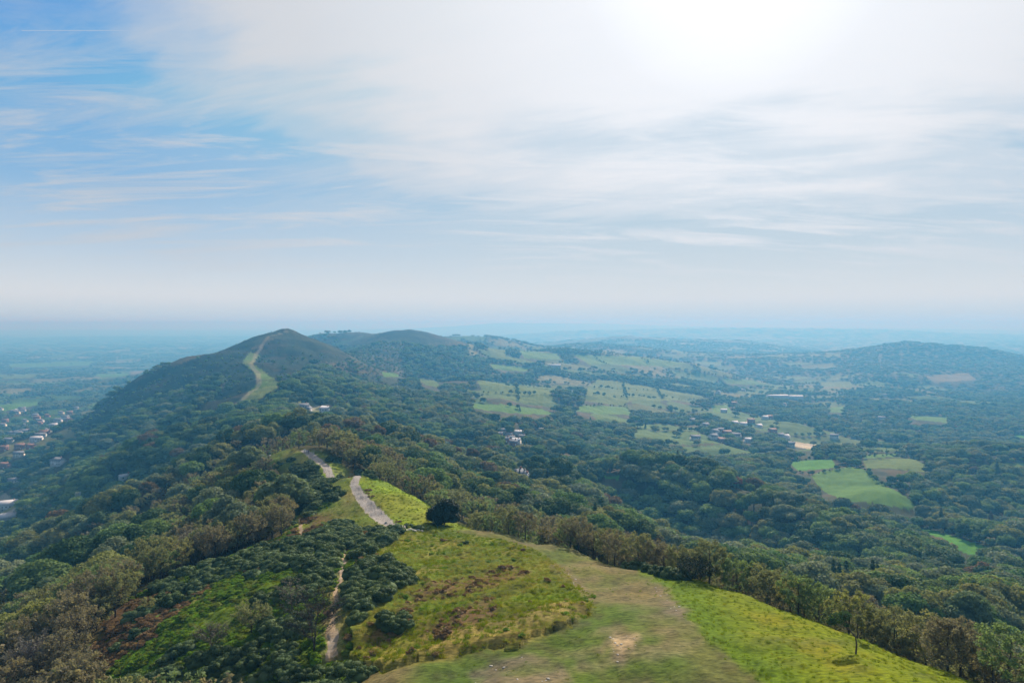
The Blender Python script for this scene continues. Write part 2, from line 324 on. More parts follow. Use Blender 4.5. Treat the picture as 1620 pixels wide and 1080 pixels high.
# fields: outline, depth range, colour
FG, FO, FT, FP = (.060,.190,.012), (.095,.145,.030), (.15,.13,.06), (.075,.165,.022)
KN = [([(405,722),(445,713),(485,712),(500,722),(530,738),(556,750),(530,752),(512,742),(490,738),(430,724)], 150, 300), ([(520,752),(560,753),(605,762),(668,790),(700,830),(640,836),(600,838),(535,815)], 60, 180), ([(464,822),(478,822),(484,848),(468,850)], 60, 170)]
FIELDS = [
 ([(1247,731),(1262,728),(1316,726),(1324,739),(1300,742),(1262,744)], 700, 1000, FG),
 ([(1283,752),(1300,745),(1345,738),(1368,742),(1385,757),(1455,799),(1440,806),(1400,798),(1330,790),(1298,774)], 540, 900, FP),
 ([(1364,727),(1440,724),(1472,738),(1462,746),(1400,740),(1372,742)], 700, 1100, FO),
 ([(1364,720),(1420,717),(1424,722),(1368,725)], 760, 1200, FP),
 ([(1448,833),(1480,839),(1520,851),(1568,868),(1536,878),(1505,866),(1490,850),(1455,842)], 420, 620, FG),
 ([(930,612),(945,600),(985,604),(1115,627),(1060,634),(1000,632),(985,642),(925,634)], 1100, 2600, FO),
 ([(918,641),(990,643),(1000,656),(950,655),(912,650)], 900, 1500, FP),
 ([(737,638),(800,640),(860,648),(885,656),(830,655),(745,645)], 800, 1600, FP),
 ([(755,602),(820,606),(866,613),(880,638),(820,637),(765,622)], 1000, 2200, FO),
 ([(770,548),(800,553),(800,566),(778,562)], 1900, 2800, FO),
 ([(822,554),(880,559),(890,568),(830,567)], 1900, 2900, FP),
 ([(905,560),(1000,564),(1085,574),(1050,580),(930,575)], 1900, 2900, FP),
 ([(775,575),(840,582),(830,588),(780,583)], 1500, 2600, FP),
 ([(1245,697),(1290,703),(1286,711),(1262,708)], 800, 1300, (.42,.38,.30)),
 ([(604,589),(628,590),(632,596),(608,596)], 1000, 2000, FP),
 ([(660,598),(690,602),(698,614),(672,608)], 900, 1800, FO),
 ([(1125,641),(1150,640),(1158,652),(1128,652)], 1000, 1900, FP),
 ([(1142,598),(1196,602),(1200,609),(1150,607)], 1800, 3200, FP),
 ([(1297,604),(1345,603),(1350,612),(1300,611)], 2000, 3200, FO),
 ([(1462,594),(1530,590),(1545,600),(1480,606)], 2000, 3600, FT),
 ([(1310,645),(1335,643),(1336,652),(1312,652)], 1200, 2200, FP),
 ([(1432,657),(1500,660),(1498,668),(1450,664)], 1200, 2100, FP),
 ([(1605,688),(1660,688),(1660,698),(1608,697)], 900, 1400, FG),
 ([(1595,872),(1640,868),(1640,880),(1600,882)], 350, 520, FG),
 ([(0,640),(58,634),(62,640),(10,650),(-40,655)], 1500, 2600, FP),
 ([(10,575),(150,571),(140,578),(20,581)], 2900, 5200, FP),
 ([(0,592),(60,591),(60,597),(0,600)], 2300, 4000, FO),
 ([(150,592),(205,590),(200,595),(160,597)], 2300, 4000, FP),
 ([(205,588),(225,586),(228,590),(208,592)], 2300, 4000, FT),
 ([(1500,848),(1502,850),(1500,851)], 400, 500, FG),
 ([(955,752),(980,752),(978,758),(958,758)], 400, 560, FG),
 ([(1172,783),(1190,784),(1192,791),(1176,790)], 380, 600, FG),
 ([(402,719),(422,717),(420,724),(405,726)], 200, 420, FG),
 ([(540,640),(553,636),(560,645),(545,650)], 550, 1000, FO),
]
FIELD_PX = [(np.array(p, float), a, b) for p, a, b, c in FIELDS if len(p) > 3]+[(np.array(p, float), a/.55, b) for p, a, b in KN]
FIELDS = [(poly(p, a, b, 5), c) for p, a, b, c in FIELDS if len(p) > 3]
spur_grass = poly([(395,556),(412,562),(400,575),(420,590),(441,604),(438,618),(412,630),(385,642),(345,655),(372,640),(392,622),(412,602),(398,585),(384,574)], 700, 1320)
bald = poly([(60,668),(120,640),(200,608),(250,592),(300,570),(350,552),(400,533),(425,526),(455,522),(480,528),(520,544),(560,560),(545,572),(500,575),(470,600),(445,612),(430,632),(380,650),(320,668),(290,660),(330,640),(370,612),(340,600),(280,622),(200,650),(130,685)], 600, 1560)
ridge_top = poly([(405,552),(400,540),(425,527),(455,522),(500,538),(545,556),(535,556),(500,545),(460,534),(430,540),(418,552)], 1200, 1560)
bald2 = poly([(590,528),(650,519),(690,528),(720,540),(680,545),(620,540)], 1800, 2500)
clear = [poly(p, a, b) for p, a, b in (([(470,635),(490,628),(500,640),(525,648),(520,656),(480,656)], 560, 900), ([(0,775),(25,790),(40,800),(20,830),(-30,840)], 450, 900), ([(820,745),(845,750),(840,768),(822,765)], 300, 460))]
PATH1 = [hit(x, y, 130, 200) for x, y in ((640,837),(628,833),(614,828),(602,820),(590,808),(580,796),(571,784),(563,772),(560,763),(565,753))]
PATH1W = [.7,.8,1.2,1.7,1.6,1.5,1.3,1.15,1.1,1.1]
PATH2 = [hit(x, y, 215, 300) for x, y in ((516,739),(506,731),(497,723),(487,717),(478,713))]
PATH2W = [1.6,1.5,1.3,1.2,1.2]
PATH1 = PATH1+[((PATH1[-1][0]+PATH2[0][0])/2, (PATH1[-1][1]+PATH2[0][1])/2)]+PATH2; PATH1W = PATH1W+[1.3]+PATH2W
TRACK = [hit(x, y, 55, 190) for x, y in ((205,1112),(215,1080),(217,1062))]
TRACK1 = [hit(x, y, 55, 190) for x, y in ((523,1036),(526,1010),(524,985),(527,960),(533,930),(541,905),(545,882),(546,868))]
TRACK1W = [.6,.65,.35,.25,.3,.35,.3,.3]
TRACK2 = [hit(x, y, 120, 190) for x, y in ((478,850),(476,836),(474,820))]
PATH3 = [hit(x, y, 700, 1500) for x, y in ((355,652),(385,632),(410,608),(408,590),(396,575),(405,560),(412,552),(415,545),(425,532),(455,524))]
print('regions', time.time()-T0)

def patchwork(x, y, cell=175.):
    """fields, woods and hedges of the far plain: cell value and distance to the cell's border"""
    u = (x*.93+y*.36)/cell; v = (-x*.36+y*.93)/(cell*.8); iu = np.floor(u); iv = np.floor(v)
    d1 = np.full(x.shape, 9.); d2 = d1.copy(); val = np.zeros(x.shape)
    for a in (-1, 0, 1):
        for b in (-1, 0, 1):
            cu = iu+a; cv = iv+b
            du = np.abs(cu+.15+.7*_hash(cu, cv, 3)-u); dv = np.abs(cv+.15+.7*_hash(cu, cv, 4)-v)
            d = np.maximum(du, dv)*.75+.25*(du+dv); k = d < d1
            d2 = np.where(k, d1, np.minimum(d2, d)); val = np.where(k, _hash(cu, cv, 5), val); d1 = np.where(k, d, d1)
    return val, (d2-d1)*cell
def open_share(x, y):
    r = np.hypot(x, y); P = 810+1080*x/np.maximum(y, 1)
    s = np.interp(r, [850,1300,2500,5000,9000], [.0,.40,.60,.62,.6])
    s = np.where(P < 500, s*np.interp(r, [0,1700,2600,3500], [.2,.45,.9,1.]), s)
    wood = fbm(x, y, 1400, 3, 31)
    s = np.where((P > 1000) & (r > 950) & (r < 3200), np.maximum(s, .52), s)
    s = np.where((P > 200) & (P < 740) & (r < 2400), 0, s)
    s = np.where((P > 1330) & (r > 3200) & (r < 4500), 0, s); s = np.where((P > 1340) & (r > 3000) & (r < 5000) | (P > 860) & (P < 1300) & (r > 5200) & (r < 7300), s*.35, s)
    return s*sstep(.80, .58, wood)
# mask numbers: 1 turf 2 right slope 3 rough 4/5/6 grass 7 scrub 8 field 9 bald hill 10 spur grass 11 far field 12 clearing
def cover(x, y):
    n1 = (fbm(x, y, 3.0, 4, 21, .65)-.5); n2 = (fbm(x, y, 3.0, 4, 22, .65)-.5)
    r = np.hypot(x, y); a = np.minimum(2.2, r*.016)
    xj = x+n1*a*3; yj = y+n2*a*3
    c = np.zeros(x.shape, np.int8)
    val, db = patchwork(x, y)
    far = (r > 900) & (val < open_share(x, y)) & (db > np.interp(r, [900, 4000], [9, 20]))
    c[far] = 11
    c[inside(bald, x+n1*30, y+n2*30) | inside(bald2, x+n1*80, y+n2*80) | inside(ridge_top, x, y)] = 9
    c[inside(spur_grass, x+n1*8, y+n2*8)] = 10
    for P in clear: c[inside(P, x, y)] = 12
    for P, col in FIELDS: c[inside(P, x+n1*2, y+n2*2)] = 8
    c[inside(near_left, xj, yj)] = 7
    for P, k in ((knoll, 6), (grass_b, 5), (grass_a, 4), (strip, 4), (track_side, 5), (rough, 3), (slope_r, 2), (turf, 1)):
        c[inside(P, xj, yj)] = k
    # the skirt between the grass edge and the trees
    for P, k in ((slope_r, 2), (grass_a, 4), (turf, 1)):
        m = (c == 0) & (r < 210) & (r > 25)
        if m.any():
            xs, ys = x[m], y[m]; d = dist_line(np.vstack([P, P[:1]]), xs, ys)
            cc = c[m]; cc[d < 2.2] = k; c[m] = cc
    return c

HEDGES = [np.array([hit(px, py, a, b) for px, py in ln]) for ln, a, b in (
 ([(925,624),(1000,627),(1105,632)],1000,2600), ([(985,604),(992,632)],1000,2600), ([(1035,609),(1048,631)],1000,2600), ([(940,614),(1040,618)],1000,2600), ([(915,640),(990,642),(1000,655)],900,1600),
 ([(800,640),(830,655)],800,1600), ([(755,602),(820,606),(866,613)],1000,2200), ([(815,606),(820,637)],1000,2200), ([(765,622),(820,624),(878,626)],1000,2200),
 ([(1262,746),(1285,751),(1330,741),(1368,740)],600,1000), ([(1364,722),(1440,721),(1475,736)],700,1100), ([(1247,730),(1318,725)],700,1000), ([(1368,742),(1385,757),(1452,800)],540,900), ([(880,558),(890,568)],1900,2900), ([(830,556),(905,560),(1000,563),(1090,573)],1900,2900), ([(940,563),(960,576)],1900,2900), ([(1010,565),(1030,577)],1900,2900), ([(1448,832),(1520,850),(1568,867)],420,620))]
def build_ground():
    x, y = XG.ravel(), YG.ravel(); r = RG.ravel()
    c = cover(x, y)
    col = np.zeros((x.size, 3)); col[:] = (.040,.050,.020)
    nA = fbm(x, y, 5.5, 4, 41); nB = fbm(x, y, 1.5, 3, 42); nC = fbm(x, y, 22, 3, 43)
    # streaks that follow the slope's contours
    nS = fbm(x*.35+y*.15, y*1.3-x*.55, 2.2, 4, 44)
    def put(m, *cols, w=None):
        """blend the listed colours by the noises"""
        b = np.array(cols[0], float)[None, :]*np.ones((m.sum(), 1))
        for (cc, wt) in cols[1:]:
            t = wt[m][:, None] if wt.shape == x.shape else wt[:, None]
            b = b*(1-t)+np.array(cc)*t
        col[m] = b
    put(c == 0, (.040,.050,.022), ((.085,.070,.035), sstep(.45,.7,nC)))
    put(c == 1, (.140,.160,.050), ((.200,.170,.090), sstep(.48,.66,nA)*.85), ((.095,.160,.024), sstep(.48,.66,nC)*.9), ((.085,.075,.045), sstep(.56,.70,nB)*.7), ((.26,.23,.14), sstep(.60,.70,nS)*.6))
    put(c == 2, (.125,.165,.004), ((.055,.115,.005), sstep(.45,.68,nC)*.8), ((.17,.165,.008), sstep(.52,.75,nA)*.7), ((.095,.115,.020), sstep(.60,.72,nS)*.7))
    put(c == 3, (.125,.185,.018), ((.195,.195,.035), sstep(.45,.65,nA)*.8), ((.060,.080,.018), sstep(.56,.70,nS)*.9), ((.130,.085,.045), sstep(.55,.72,nC)*.6))
    put(c == 4, (.215,.320,.016), ((.130,.210,.020), sstep(.45,.65,nA)*.8), ((.28,.29,.04), sstep(.5,.7,nC)*.7), ((.09,.10,.03), sstep(.6,.74,nS)*.5))
    put(c == 5, (.160,.205,.035), ((.23,.20,.085), sstep(.45,.65,nA)*.8), ((.10,.16,.02), sstep(.5,.7,nC)*.6))
    put(c == 6, (.175,.235,.035), ((.23,.22,.08), sstep(.45,.65,nA)*.8))
    put(c == 7, (.075,.120,.020), ((.120,.085,.045), sstep(.48,.62,nC)*.85), ((.05,.065,.025), sstep(.5,.68,nA)*.7), ((.14,.22,.02), sstep(.62,.72,fbm(x, y, 12, 3, 47))*.8))
    put(c == 12, (.16,.19,.08), ((.3,.29,.25), sstep(.5,.6,nC)))
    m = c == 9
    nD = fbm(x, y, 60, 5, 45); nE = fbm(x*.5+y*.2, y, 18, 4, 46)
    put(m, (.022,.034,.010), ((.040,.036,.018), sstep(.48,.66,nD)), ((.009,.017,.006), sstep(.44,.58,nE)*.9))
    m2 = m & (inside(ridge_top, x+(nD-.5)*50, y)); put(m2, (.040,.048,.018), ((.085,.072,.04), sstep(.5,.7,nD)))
    put(c == 10, (.095,.165,.025), ((.12,.15,.04), sstep(.45,.65,nD)*.8), ((.10,.13,.04), sstep(.56,.7,nE)*.7))
    # far fields
    val, db = patchwork(x, y); h2 = (val*977.) % 1.; m = c == 11
    pal = np.array([(.14,.20,.05),(.19,.22,.08),(.11,.17,.045),(.26,.22,.12),(.20,.20,.08),(.17,.24,.08),(.31,.26,.17)])
    col[m] = pal[(h2[m]*7).astype(int).clip(0,6)]*np.array([.46,.58,.40])
    q = np.nonzero((c == 2) & (r < 115))[0]; d = dist_line(np.vstack([turf, turf[:1]]), x[q], y[q])
    t = (sstep(6, 0, d+(nC[q]-.5)*9)*.6)[:, None]; col[q] = col[q]*(1-t)+np.array((.060,.135,.006))*t
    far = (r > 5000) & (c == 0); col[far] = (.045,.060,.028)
    for P, cc in FIELDS:
        m = (c == 8) & inside(P, x+(fbm(x, y, 3.0, 3, 21)-.5)*2, y+(fbm(x, y, 3.0, 3, 22)-.5)*2)
        st = .5+.5*np.sin((x*.6+y*.8)/4.5+nC*3)
        col[m] = np.array(cc)*(.86+.20*nC[m]+.10*st[m])[:, None]
    col[c == 1] *= .74; col[np.isin(c, (3, 4, 5, 6))] *= .82
    col[c == 7] *= 1.35
    nearm = (c > 0) & (c < 8)
    def blob(Ps, cc, strength, blur=.55):
        for P in Ps:
            m = np.zeros(x.shape, bool)
            q = (r < 330); qi = np.nonzero(q)[0]
            ins = inside(P, x[qi]+(nB[qi]-.5)*2.6, y[qi]+(nA[qi]-.5)*4)
            qi = qi[ins]; t = strength*(.45+.55*sstep(.35,.6,nS[qi]))[:, None]
            col[qi] = col[qi]*(1-t)+np.array(cc)*t
    blob(greens, (.17,.33,.02), .9); blob(bracken, (.135,.080,.050), .85); blob(pale_grass, (.34,.28,.10), .6)
    blob(worn, (.155,.125,.095), .8); blob(bare, (.38,.30,.22), .85)
    # trodden edges along the paths
    q = np.nonzero(r < 330)[0]
    d = dist_line(TRACK1, x[q], y[q], [w+.3 for w in TRACK1W])
    t = sstep(.9, 0, d)[:, None]*.6; col[q] = col[q]*(1-t)+np.array((.20,.17,.10))*t
    q = np.nonzero((r > 650) & (r < 1600))[0]; d = dist_line(PATH3, x[q], y[q])
    t = sstep(5, 2, d)[:, None]*.5; col[q] = col[q]*(1-t)+np.array((.30,.26,.19))*t
    # soften the borders between the kinds of turf
    g = col.reshape(NR, NA, 3); jn = int((math.log(330)-LR0)/(LR1-LR0)*(NR-1)); w = g[:jn].copy()
    for k in range(14):
        w[:, 1:-1] = (w[:, :-2]+2*w[:, 1:-1]+w[:, 2:])/4
        if k < 4: w[1:-1] = (w[:-2]+2*w[1:-1]+w[2:])/4
    g[:jn] = w
    # low relief of the vegetation itself
    zg = ZG.ravel()
    rough_amt = np.where(c == 3, .55, np.where(c == 7, .5, np.where(c == 2, .20, np.where(c == 1, .06, .15))))*(r < 330)
    zg = zg+rough_amt*(nS-.5)*1.6+rough_amt*(nB-.5)*.8
    lip = np.nonzero((r < 150) & (c == 3))[0]           # the tall heath stands above the mown path
    zg[lip] += .55*sstep(0, 1.4, dist_line(np.vstack([turf, turf[:1]]), x[lip], y[lip]))
    ZG[:] = zg.reshape(ZG.shape)
    # path masks
    pm = np.zeros(x.size, np.int8)
    q = np.nonzero(r < 330)[0]; xj = x[q]+(nB[q]-.5)*.8; yj = y[q]+(nA[q]-.5)*.8
    pm[q[dist_line(PATH1, xj, yj, PATH1W) < 0]] = 1
    pm[q[dist_line(TRACK1, xj, yj, TRACK1W) < 0]] = 2
    pm[q[dist_line(TRACK2, xj, yj, [.4,.35,.3]) < 0]] = 2
    pm[q[dist_line(TRACK, xj, yj, [1,.8,.3]) < 0]] = 2
    col[pm == 1] = (.34,.305,.27); col[pm == 2] = (.40,.29,.18)
    return c, col, pm
COV, COL, PM = build_ground()
print('cover', time.time()-T0)

def mat_ground(name, kind):
    m = bpy.data.materials.new(name); m.use_nodes = True
    N, L, M, MIX, RAMP = nt_new(m.node_tree)
    out = N('ShaderNodeOutputMaterial'); bs = N('ShaderNodeBsdfPrincipled'); L(bs.outputs[0], out.inputs[0])
    bs.inputs['Roughness'].default_value = .85; bs.inputs['Specular IOR Level'].default_value = .02
    at = N('ShaderNodeAttribute', attribute_name='albedo')
    geo = N('ShaderNodeNewGeometry'); P = geo.outputs['Position']
    def noise(sc, det=4, vec=None, rough=.6):
        n = N('ShaderNodeTexNoise'); L(vec or P, n.inputs['Vector']); n.inputs['Scale'].default_value = sc
        n.inputs['Detail'].default_value = det; n.inputs['Roughness'].default_value = rough; return n.outputs[0]
    mp = N('ShaderNodeMapping'); L(P, mp.inputs[0]); mp.inputs['Scale'].default_value = (.45, 1.0, 2.5); mp.inputs['Rotation'].default_value = (0, 0, .5)
    if kind == 'path':
        f = noise(3.0, 6); g = noise(.35, 3)
        c = MIX(RAMP(f, [(.35, .0), (.7, 1.)]), (.60,.60,.60), (1.25,1.22,1.2)); c = MIX(1., at.outputs['Color'], c, 'MULTIPLY')
        c = MIX(RAMP(g, [(.5, 0.), (.72, .55)]), c, (.36,.33,.30))
    else:
        a = noise(2.6, 5, mp.outputs[0], .65); b = noise(.09, 4); d = noise(9., 3)
        c = MIX(RAMP(a, [(.30, 0.), (.70, 1.)]), (.38,.42,.40), (1.45,1.38,1.30)); c = MIX(1., at.outputs['Color'], c, 'MULTIPLY')
        c = MIX(RAMP(b, [(.35, 0.), (.65, 1.)]), c, MIX(1., c, (1.22,1.1,.85), 'MULTIPLY'))
        c = MIX(RAMP(d, [(.56, 0.), (.76, .5)]), c, MIX(1., c, (.45,.45,.45), 'MULTIPLY'))
    L(c, bs.inputs['Base Color'])
    bp = N('ShaderNodeBump'); bp.inputs['Strength'].default_value = .9; bp.inputs['Distance'].default_value = .10 if kind != 'path' else .03
    L(noise(2.2, 5, mp.outputs[0], .7), bp.inputs['Height']); L(bp.outputs[0], bs.inputs['Normal'])
    return m
def grid_part(name, sel, label, m):
    """the faces of the terrain sheet listed in sel, as one object"""
    j, i = np.nonzero(sel)
    v = np.stack([j*NA+i, j*NA+i+1, (j+1)*NA+i+1, (j+1)*NA+i], 1)[:, ::-1]
    used, inv = np.unique(v, return_inverse=True)
    co = np.stack([XG.ravel()[used], YG.ravel()[used], ZG.ravel()[used]], 1)
    me = bpy.data.meshes.new(name); nf = len(v)
    me.vertices.add(len(used)); me.vertices.foreach_set('co', co.astype(np.float32).ravel())
    me.loops.add(nf*4); me.loops.foreach_set('vertex_index', inv.astype(np.int32).ravel())
    me.polygons.add(nf); me.polygons.foreach_set('loop_start', np.arange(0, nf*4, 4, dtype=np.int32))
    try: me.polygons.foreach_set('loop_total', np.full(nf, 4, np.int32))
    except Exception: pass
    me.update(calc_edges=True); me.shade_smooth()
    at = me.attributes.new('albedo', 'FLOAT_COLOR', 'POINT')
    at.data.foreach_set('color', np.concatenate([COL[used], np.ones((len(used), 1))], 1).astype(np.float32).ravel())
    me.materials.append(m)
    o = bpy.data.objects.new(name, me); S.collection.objects.link(o)
    o['kind'] = 'structure'; o['label'] = label
    return o
cell = lambda a: a.reshape(NR, NA)[:-1, :-1]
fc, fp = cell(COV), cell(PM)
mg, mp_ = mat_ground('grass and soil', 'ground'), mat_ground('worn gravel', 'path')
rest = (fp == 0)
grid_part('path', fp == 1, 'pale grey gravel path winding along the grassy ridge', mp_)
grid_part('dirt_track', fp == 2, 'narrow brown dirt track between dark gorse bushes', mp_)
isf = (fc == 8) & rest
cx, cy = cell(XG), cell(YG); taken = np.zeros(fc.shape, bool)
FL = {0:'small bright green field in the valley behind a hedge', 1:'largest green field in the valley beside dark woods', 4:'bright green field on the slope above the right-hand woods',
      2:'olive green field beyond the large valley field', 5:'wide pale olive pasture with scattered trees in the middle distance', 13:'pale sandy yard among trees in the valley'}
for k, lab in FL.items():
    s = isf & inside(FIELDS[k][0], cx, cy) & ~taken; taken |= s
    if s.any(): grid_part('field', s, lab, mg)
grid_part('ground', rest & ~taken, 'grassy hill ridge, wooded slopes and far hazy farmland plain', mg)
print('ground', time.time()-T0)

# ------------------------------------------------------------------ haze
def build_haze():
    x0, x1, y0, y1, z0, z1 = -62000, 62000, -1500, 49500, CAMZ-275, CAMZ+48
    v = [(x, y, z) for z in (z0, z1) for y in (y0, y1) for x in (x0, x1)]
    f = [(0,2,3,1),(4,5,7,6),(0,1,5,4),(2,6,7,3),(0,4,6,2),(1,3,7,5)]
    me = bpy.data.meshes.new('haze'); me.from_pydata(v, [], f); me.update()
    o = bpy.data.objects.new('haze', me); S.collection.objects.link(o); o['kind'] = 'stuff'; o['label'] = 'pale blue haze lying over the hills and the plain'
    m = bpy.data.materials.new('haze'); m.use_nodes = True; N, L, M, MIX, RAMP = nt_new(m.node_tree)
    out = N('ShaderNodeOutputMaterial'); pv = N('ShaderNodeVolumePrincipled'); L(pv.outputs[0], out.inputs['Volume'])
    pv.inputs['Color'].default_value = HAZE_COL; pv.inputs['Absorption Color'].default_value = (.68, .24, 0, 1); pv.inputs['Density'].default_value = HAZE_D; pv.inputs['Anisotropy'].default_value = HAZE_G
    me.materials.append(m)
HAZE_COL, HAZE_D, HAZE_G = (.105,.42,.78,1), 1/3600., .20
build_haze()
# ------------------------------------------------------------------ materials of things
def leaf_mat(name, cols, transl=.35, gloss=.12, spread=.22):
    m = bpy.data.materials.new(name); m.use_nodes = True
    N, L, M, MIX, RAMP = nt_new(m.node_tree)
    out = N('ShaderNodeOutputMaterial'); oi = N('ShaderNodeObjectInfo')
    st = [(k/max(1, len(cols)-1), c) for k, c in enumerate(cols)]
    c = RAMP(oi.outputs['Random'], st)
    geo = N('ShaderNodeNewGeometry'); n = N('ShaderNodeTexNoise'); L(geo.outputs['Position'], n.inputs['Vector'])
    n.inputs['Scale'].default_value = 1.1; n.inputs['Detail'].default_value = 2
    c = MIX(RAMP(n.outputs[0], [(.35, 0.), (.68, 1.)]), MIX(1., c, (1-spread,)*3, 'MULTIPLY'), MIX(1., c, (1+spread*1.3, 1+spread*1.2, 1+spread*.6), 'MULTIPLY'))
    b = N('ShaderNodeBsdfPrincipled'); L(c, b.inputs['Base Color']); b.inputs['Roughness'].default_value = .75; b.inputs['Specular IOR Level'].default_value = gloss*.5
    t = N('ShaderNodeBsdfTranslucent'); L(MIX(1., c, (1.12,1.12,.72), 'MULTIPLY'), t.inputs[0])
    mx = N('ShaderNodeMixShader'); mx.inputs[0].default_value = transl
    L(b.outputs[0], mx.inputs[1]); L(t.outputs[0], mx.inputs[2]); L(mx.outputs[0], out.inputs[0])
    return m
def plain_mat(name, col, rough=.7, noise=.2, scale=1.5, spec=.3):
    m = bpy.data.materials.new(name); m.use_nodes = True
    N, L, M, MIX, RAMP = nt_new(m.node_tree)
    out = N('ShaderNodeOutputMaterial'); b = N('ShaderNodeBsdfPrincipled'); L(b.outputs[0], out.inputs[0])
    tc = N('ShaderNodeTexCoord'); n = N('ShaderNodeTexNoise'); L(tc.outputs['Object'], n.inputs['Vector']); n.inputs['Scale'].default_value = scale; n.inputs['Detail'].default_value = 4
    L(MIX(RAMP(n.outputs[0], [(.3, 0.), (.7, 1.)]), tuple(v*(1-noise) for v in col), tuple(min(1, v*(1+noise)) for v in col)), b.inputs['Base Color'])
    b.inputs['Roughness'].default_value = rough; b.inputs['Specular IOR Level'].default_value = spec
    return m
BARK = plain_mat('grey brown bark', (.075,.06,.048), .9, .35, 4); BARK_P = plain_mat('pale bark', (.22,.20,.18), .85, .4, 5)
TWIG = plain_mat('twig', (.105,.085,.072), .9, .2, 3)

# ------------------------------------------------------------------ mesh building
class MB:
    def __init__(s): s.v = []; s.f = []; s.m = []; s.n = 0
    def quads(s, V, mat=0):                 # V: (n,4,3)
        n = len(V); s.v.append(V.reshape(-1, 3)); s.f.append(np.arange(n*4).reshape(n, 4)+s.n); s.m.append(np.full(n, mat)); s.n += n*4
    def tris(s, V, mat=0):
        n = len(V); Q = np.concatenate([V, V[:, 2:3]], 1); s.v.append(V.reshape(-1, 3))
        f = np.arange(n*3).reshape(n, 3)+s.n; s.f.append(np.concatenate([f, f[:, 2:3]], 1)); s.m.append(np.full(n, mat)); s.n += n*3
    def mesh(s, v, f, mat=0):
        v = np.asarray(v, float); f = [tuple(a) for a in f]; s.v.append(v)
        g = np.array([a if len(a) == 4 else (a[0], a[1], a[2], a[2]) for a in f])+s.n
        s.f.append(g); s.m.append(np.full(len(g), mat)); s.n += len(v)
    def tube(s, P, rad, sides=6, mat=0, cap=True):
        P = np.asarray(P, float); n = len(P); ring = []
        for k in range(n):
            d = P[min(k+1, n-1)]-P[max(k-1, 0)]; d = d/(np.linalg.norm(d)+1e-9)
            a = np.cross(d, (0.31, .95, .1)); a /= np.linalg.norm(a)+1e-9; b = np.cross(d, a)
            th = np.arange(sides)*2*np.pi/sides
            ring.append(P[k]+rad[k]*(np.cos(th)[:, None]*a+np.sin(th)[:, None]*b))
        V = np.vstack(ring); F = []
        for k in range(n-1):
            for j in range(sides):
                F.append((k*sides+j, k*sides+(j+1) % sides, (k+1)*sides+(j+1) % sides, (k+1)*sides+j))
        V = np.vstack([V, P[-1:]]); t = len(V)-1
        if cap: F += [((n-1)*sides+j, (n-1)*sides+(j+1) % sides, t) for j in range(sides)]
        s.mesh(V, F, mat)
    def box(s, c, d, rot=0., mat=0, top=None):
        c = np.array(c, float); x, y, z = np.array(d, float)/2; cr, sr = math.cos(rot), math.sin(rot)
        V = np.array([(a*x, b*y, e*z) for e in (-1, 1) for b in (-1, 1) for a in (-1, 1)])
        V = np.stack([V[:,0]*cr-V[:,1]*sr, V[:,0]*sr+V[:,1]*cr, V[:,2]], 1)+c
        s.mesh(V, [(0,2,3,1),(4,5,7,6),(0,1,5,4),(2,6,7,3),(0,4,6,2),(1,3,7,5)], mat)
    def build(s, name, mats, smooth=False):
        V = np.vstack(s.v); F = np.vstack(s.f); M_ = np.concatenate(s.m)
        me = bpy.data.meshes.new(name)
        tri = F[:,2] == F[:,3]; tot = np.where(tri, 3, 4); st = np.concatenate([[0], np.cumsum(tot)[:-1]])
        keep = np.ones(F.shape, bool); keep[tri, 3] = False; li = F[keep]
        me.vertices.add(len(V)); me.vertices.foreach_set('co', V.astype(np.float32).ravel())
        me.loops.add(len(li)); me.loops.foreach_set('vertex_index', li.astype(np.int32))
        me.polygons.add(len(F)); me.polygons.foreach_set('loop_start', st.astype(np.int32))
        for m in mats: me.materials.append(m)
        me.polygons.foreach_set('material_index', M_.astype(np.int32))
        me.update(calc_edges=True); me.validate()
        if smooth: me.shade_smooth()
        return me
def link(name, me, parent=None):
    o = bpy.data.objects.new(name, me); S.collection.objects.link(o)
    if parent: o.parent = parent
    return o
def tag(o, label, cat, group=None):
    o['label'] = label; o['category'] = cat
    if group: o['group'] = group
    return o
def unit(v): return v/(np.linalg.norm(v, axis=-1, keepdims=True)+1e-9)
def leaves(b, C, Nn, size, rng, mat=0, aspect=.6, jit=.9):
    n = len(C); D = unit(Nn+rng.normal(0, jit, (n, 3)))
    a = unit(np.cross(D, rng.normal(0, 1, (n, 3)))); c = np.cross(D, a)
    s = size*rng.uniform(.6, 1.35, (n, 1)); a = a*s; c = c*s*aspect
    b.quads(np.stack([C+a, C+c, C-a*.8, C-c], 1), mat)
def twigs(b, A, Bp, w, rng, mat=0):
    d = Bp-A; p = unit(np.cross(d, rng.normal(0, 1, A.shape)))*w
    b.tris(np.stack([A+p, A-p, Bp], 1), mat)
# unit icosphere
def ico(n=1):
    import bmesh
    bm = bmesh.new(); bmesh.ops.create_icosphere(bm, subdivisions=n, radius=1.0)
    v = np.array([q.co[:] for q in bm.verts]); f = [tuple(w.index for w in q.verts) for q in bm.faces]; bm.free(); return v, f
ICO0, ICO1, ICO2 = ico(1), ico(2), ico(3)

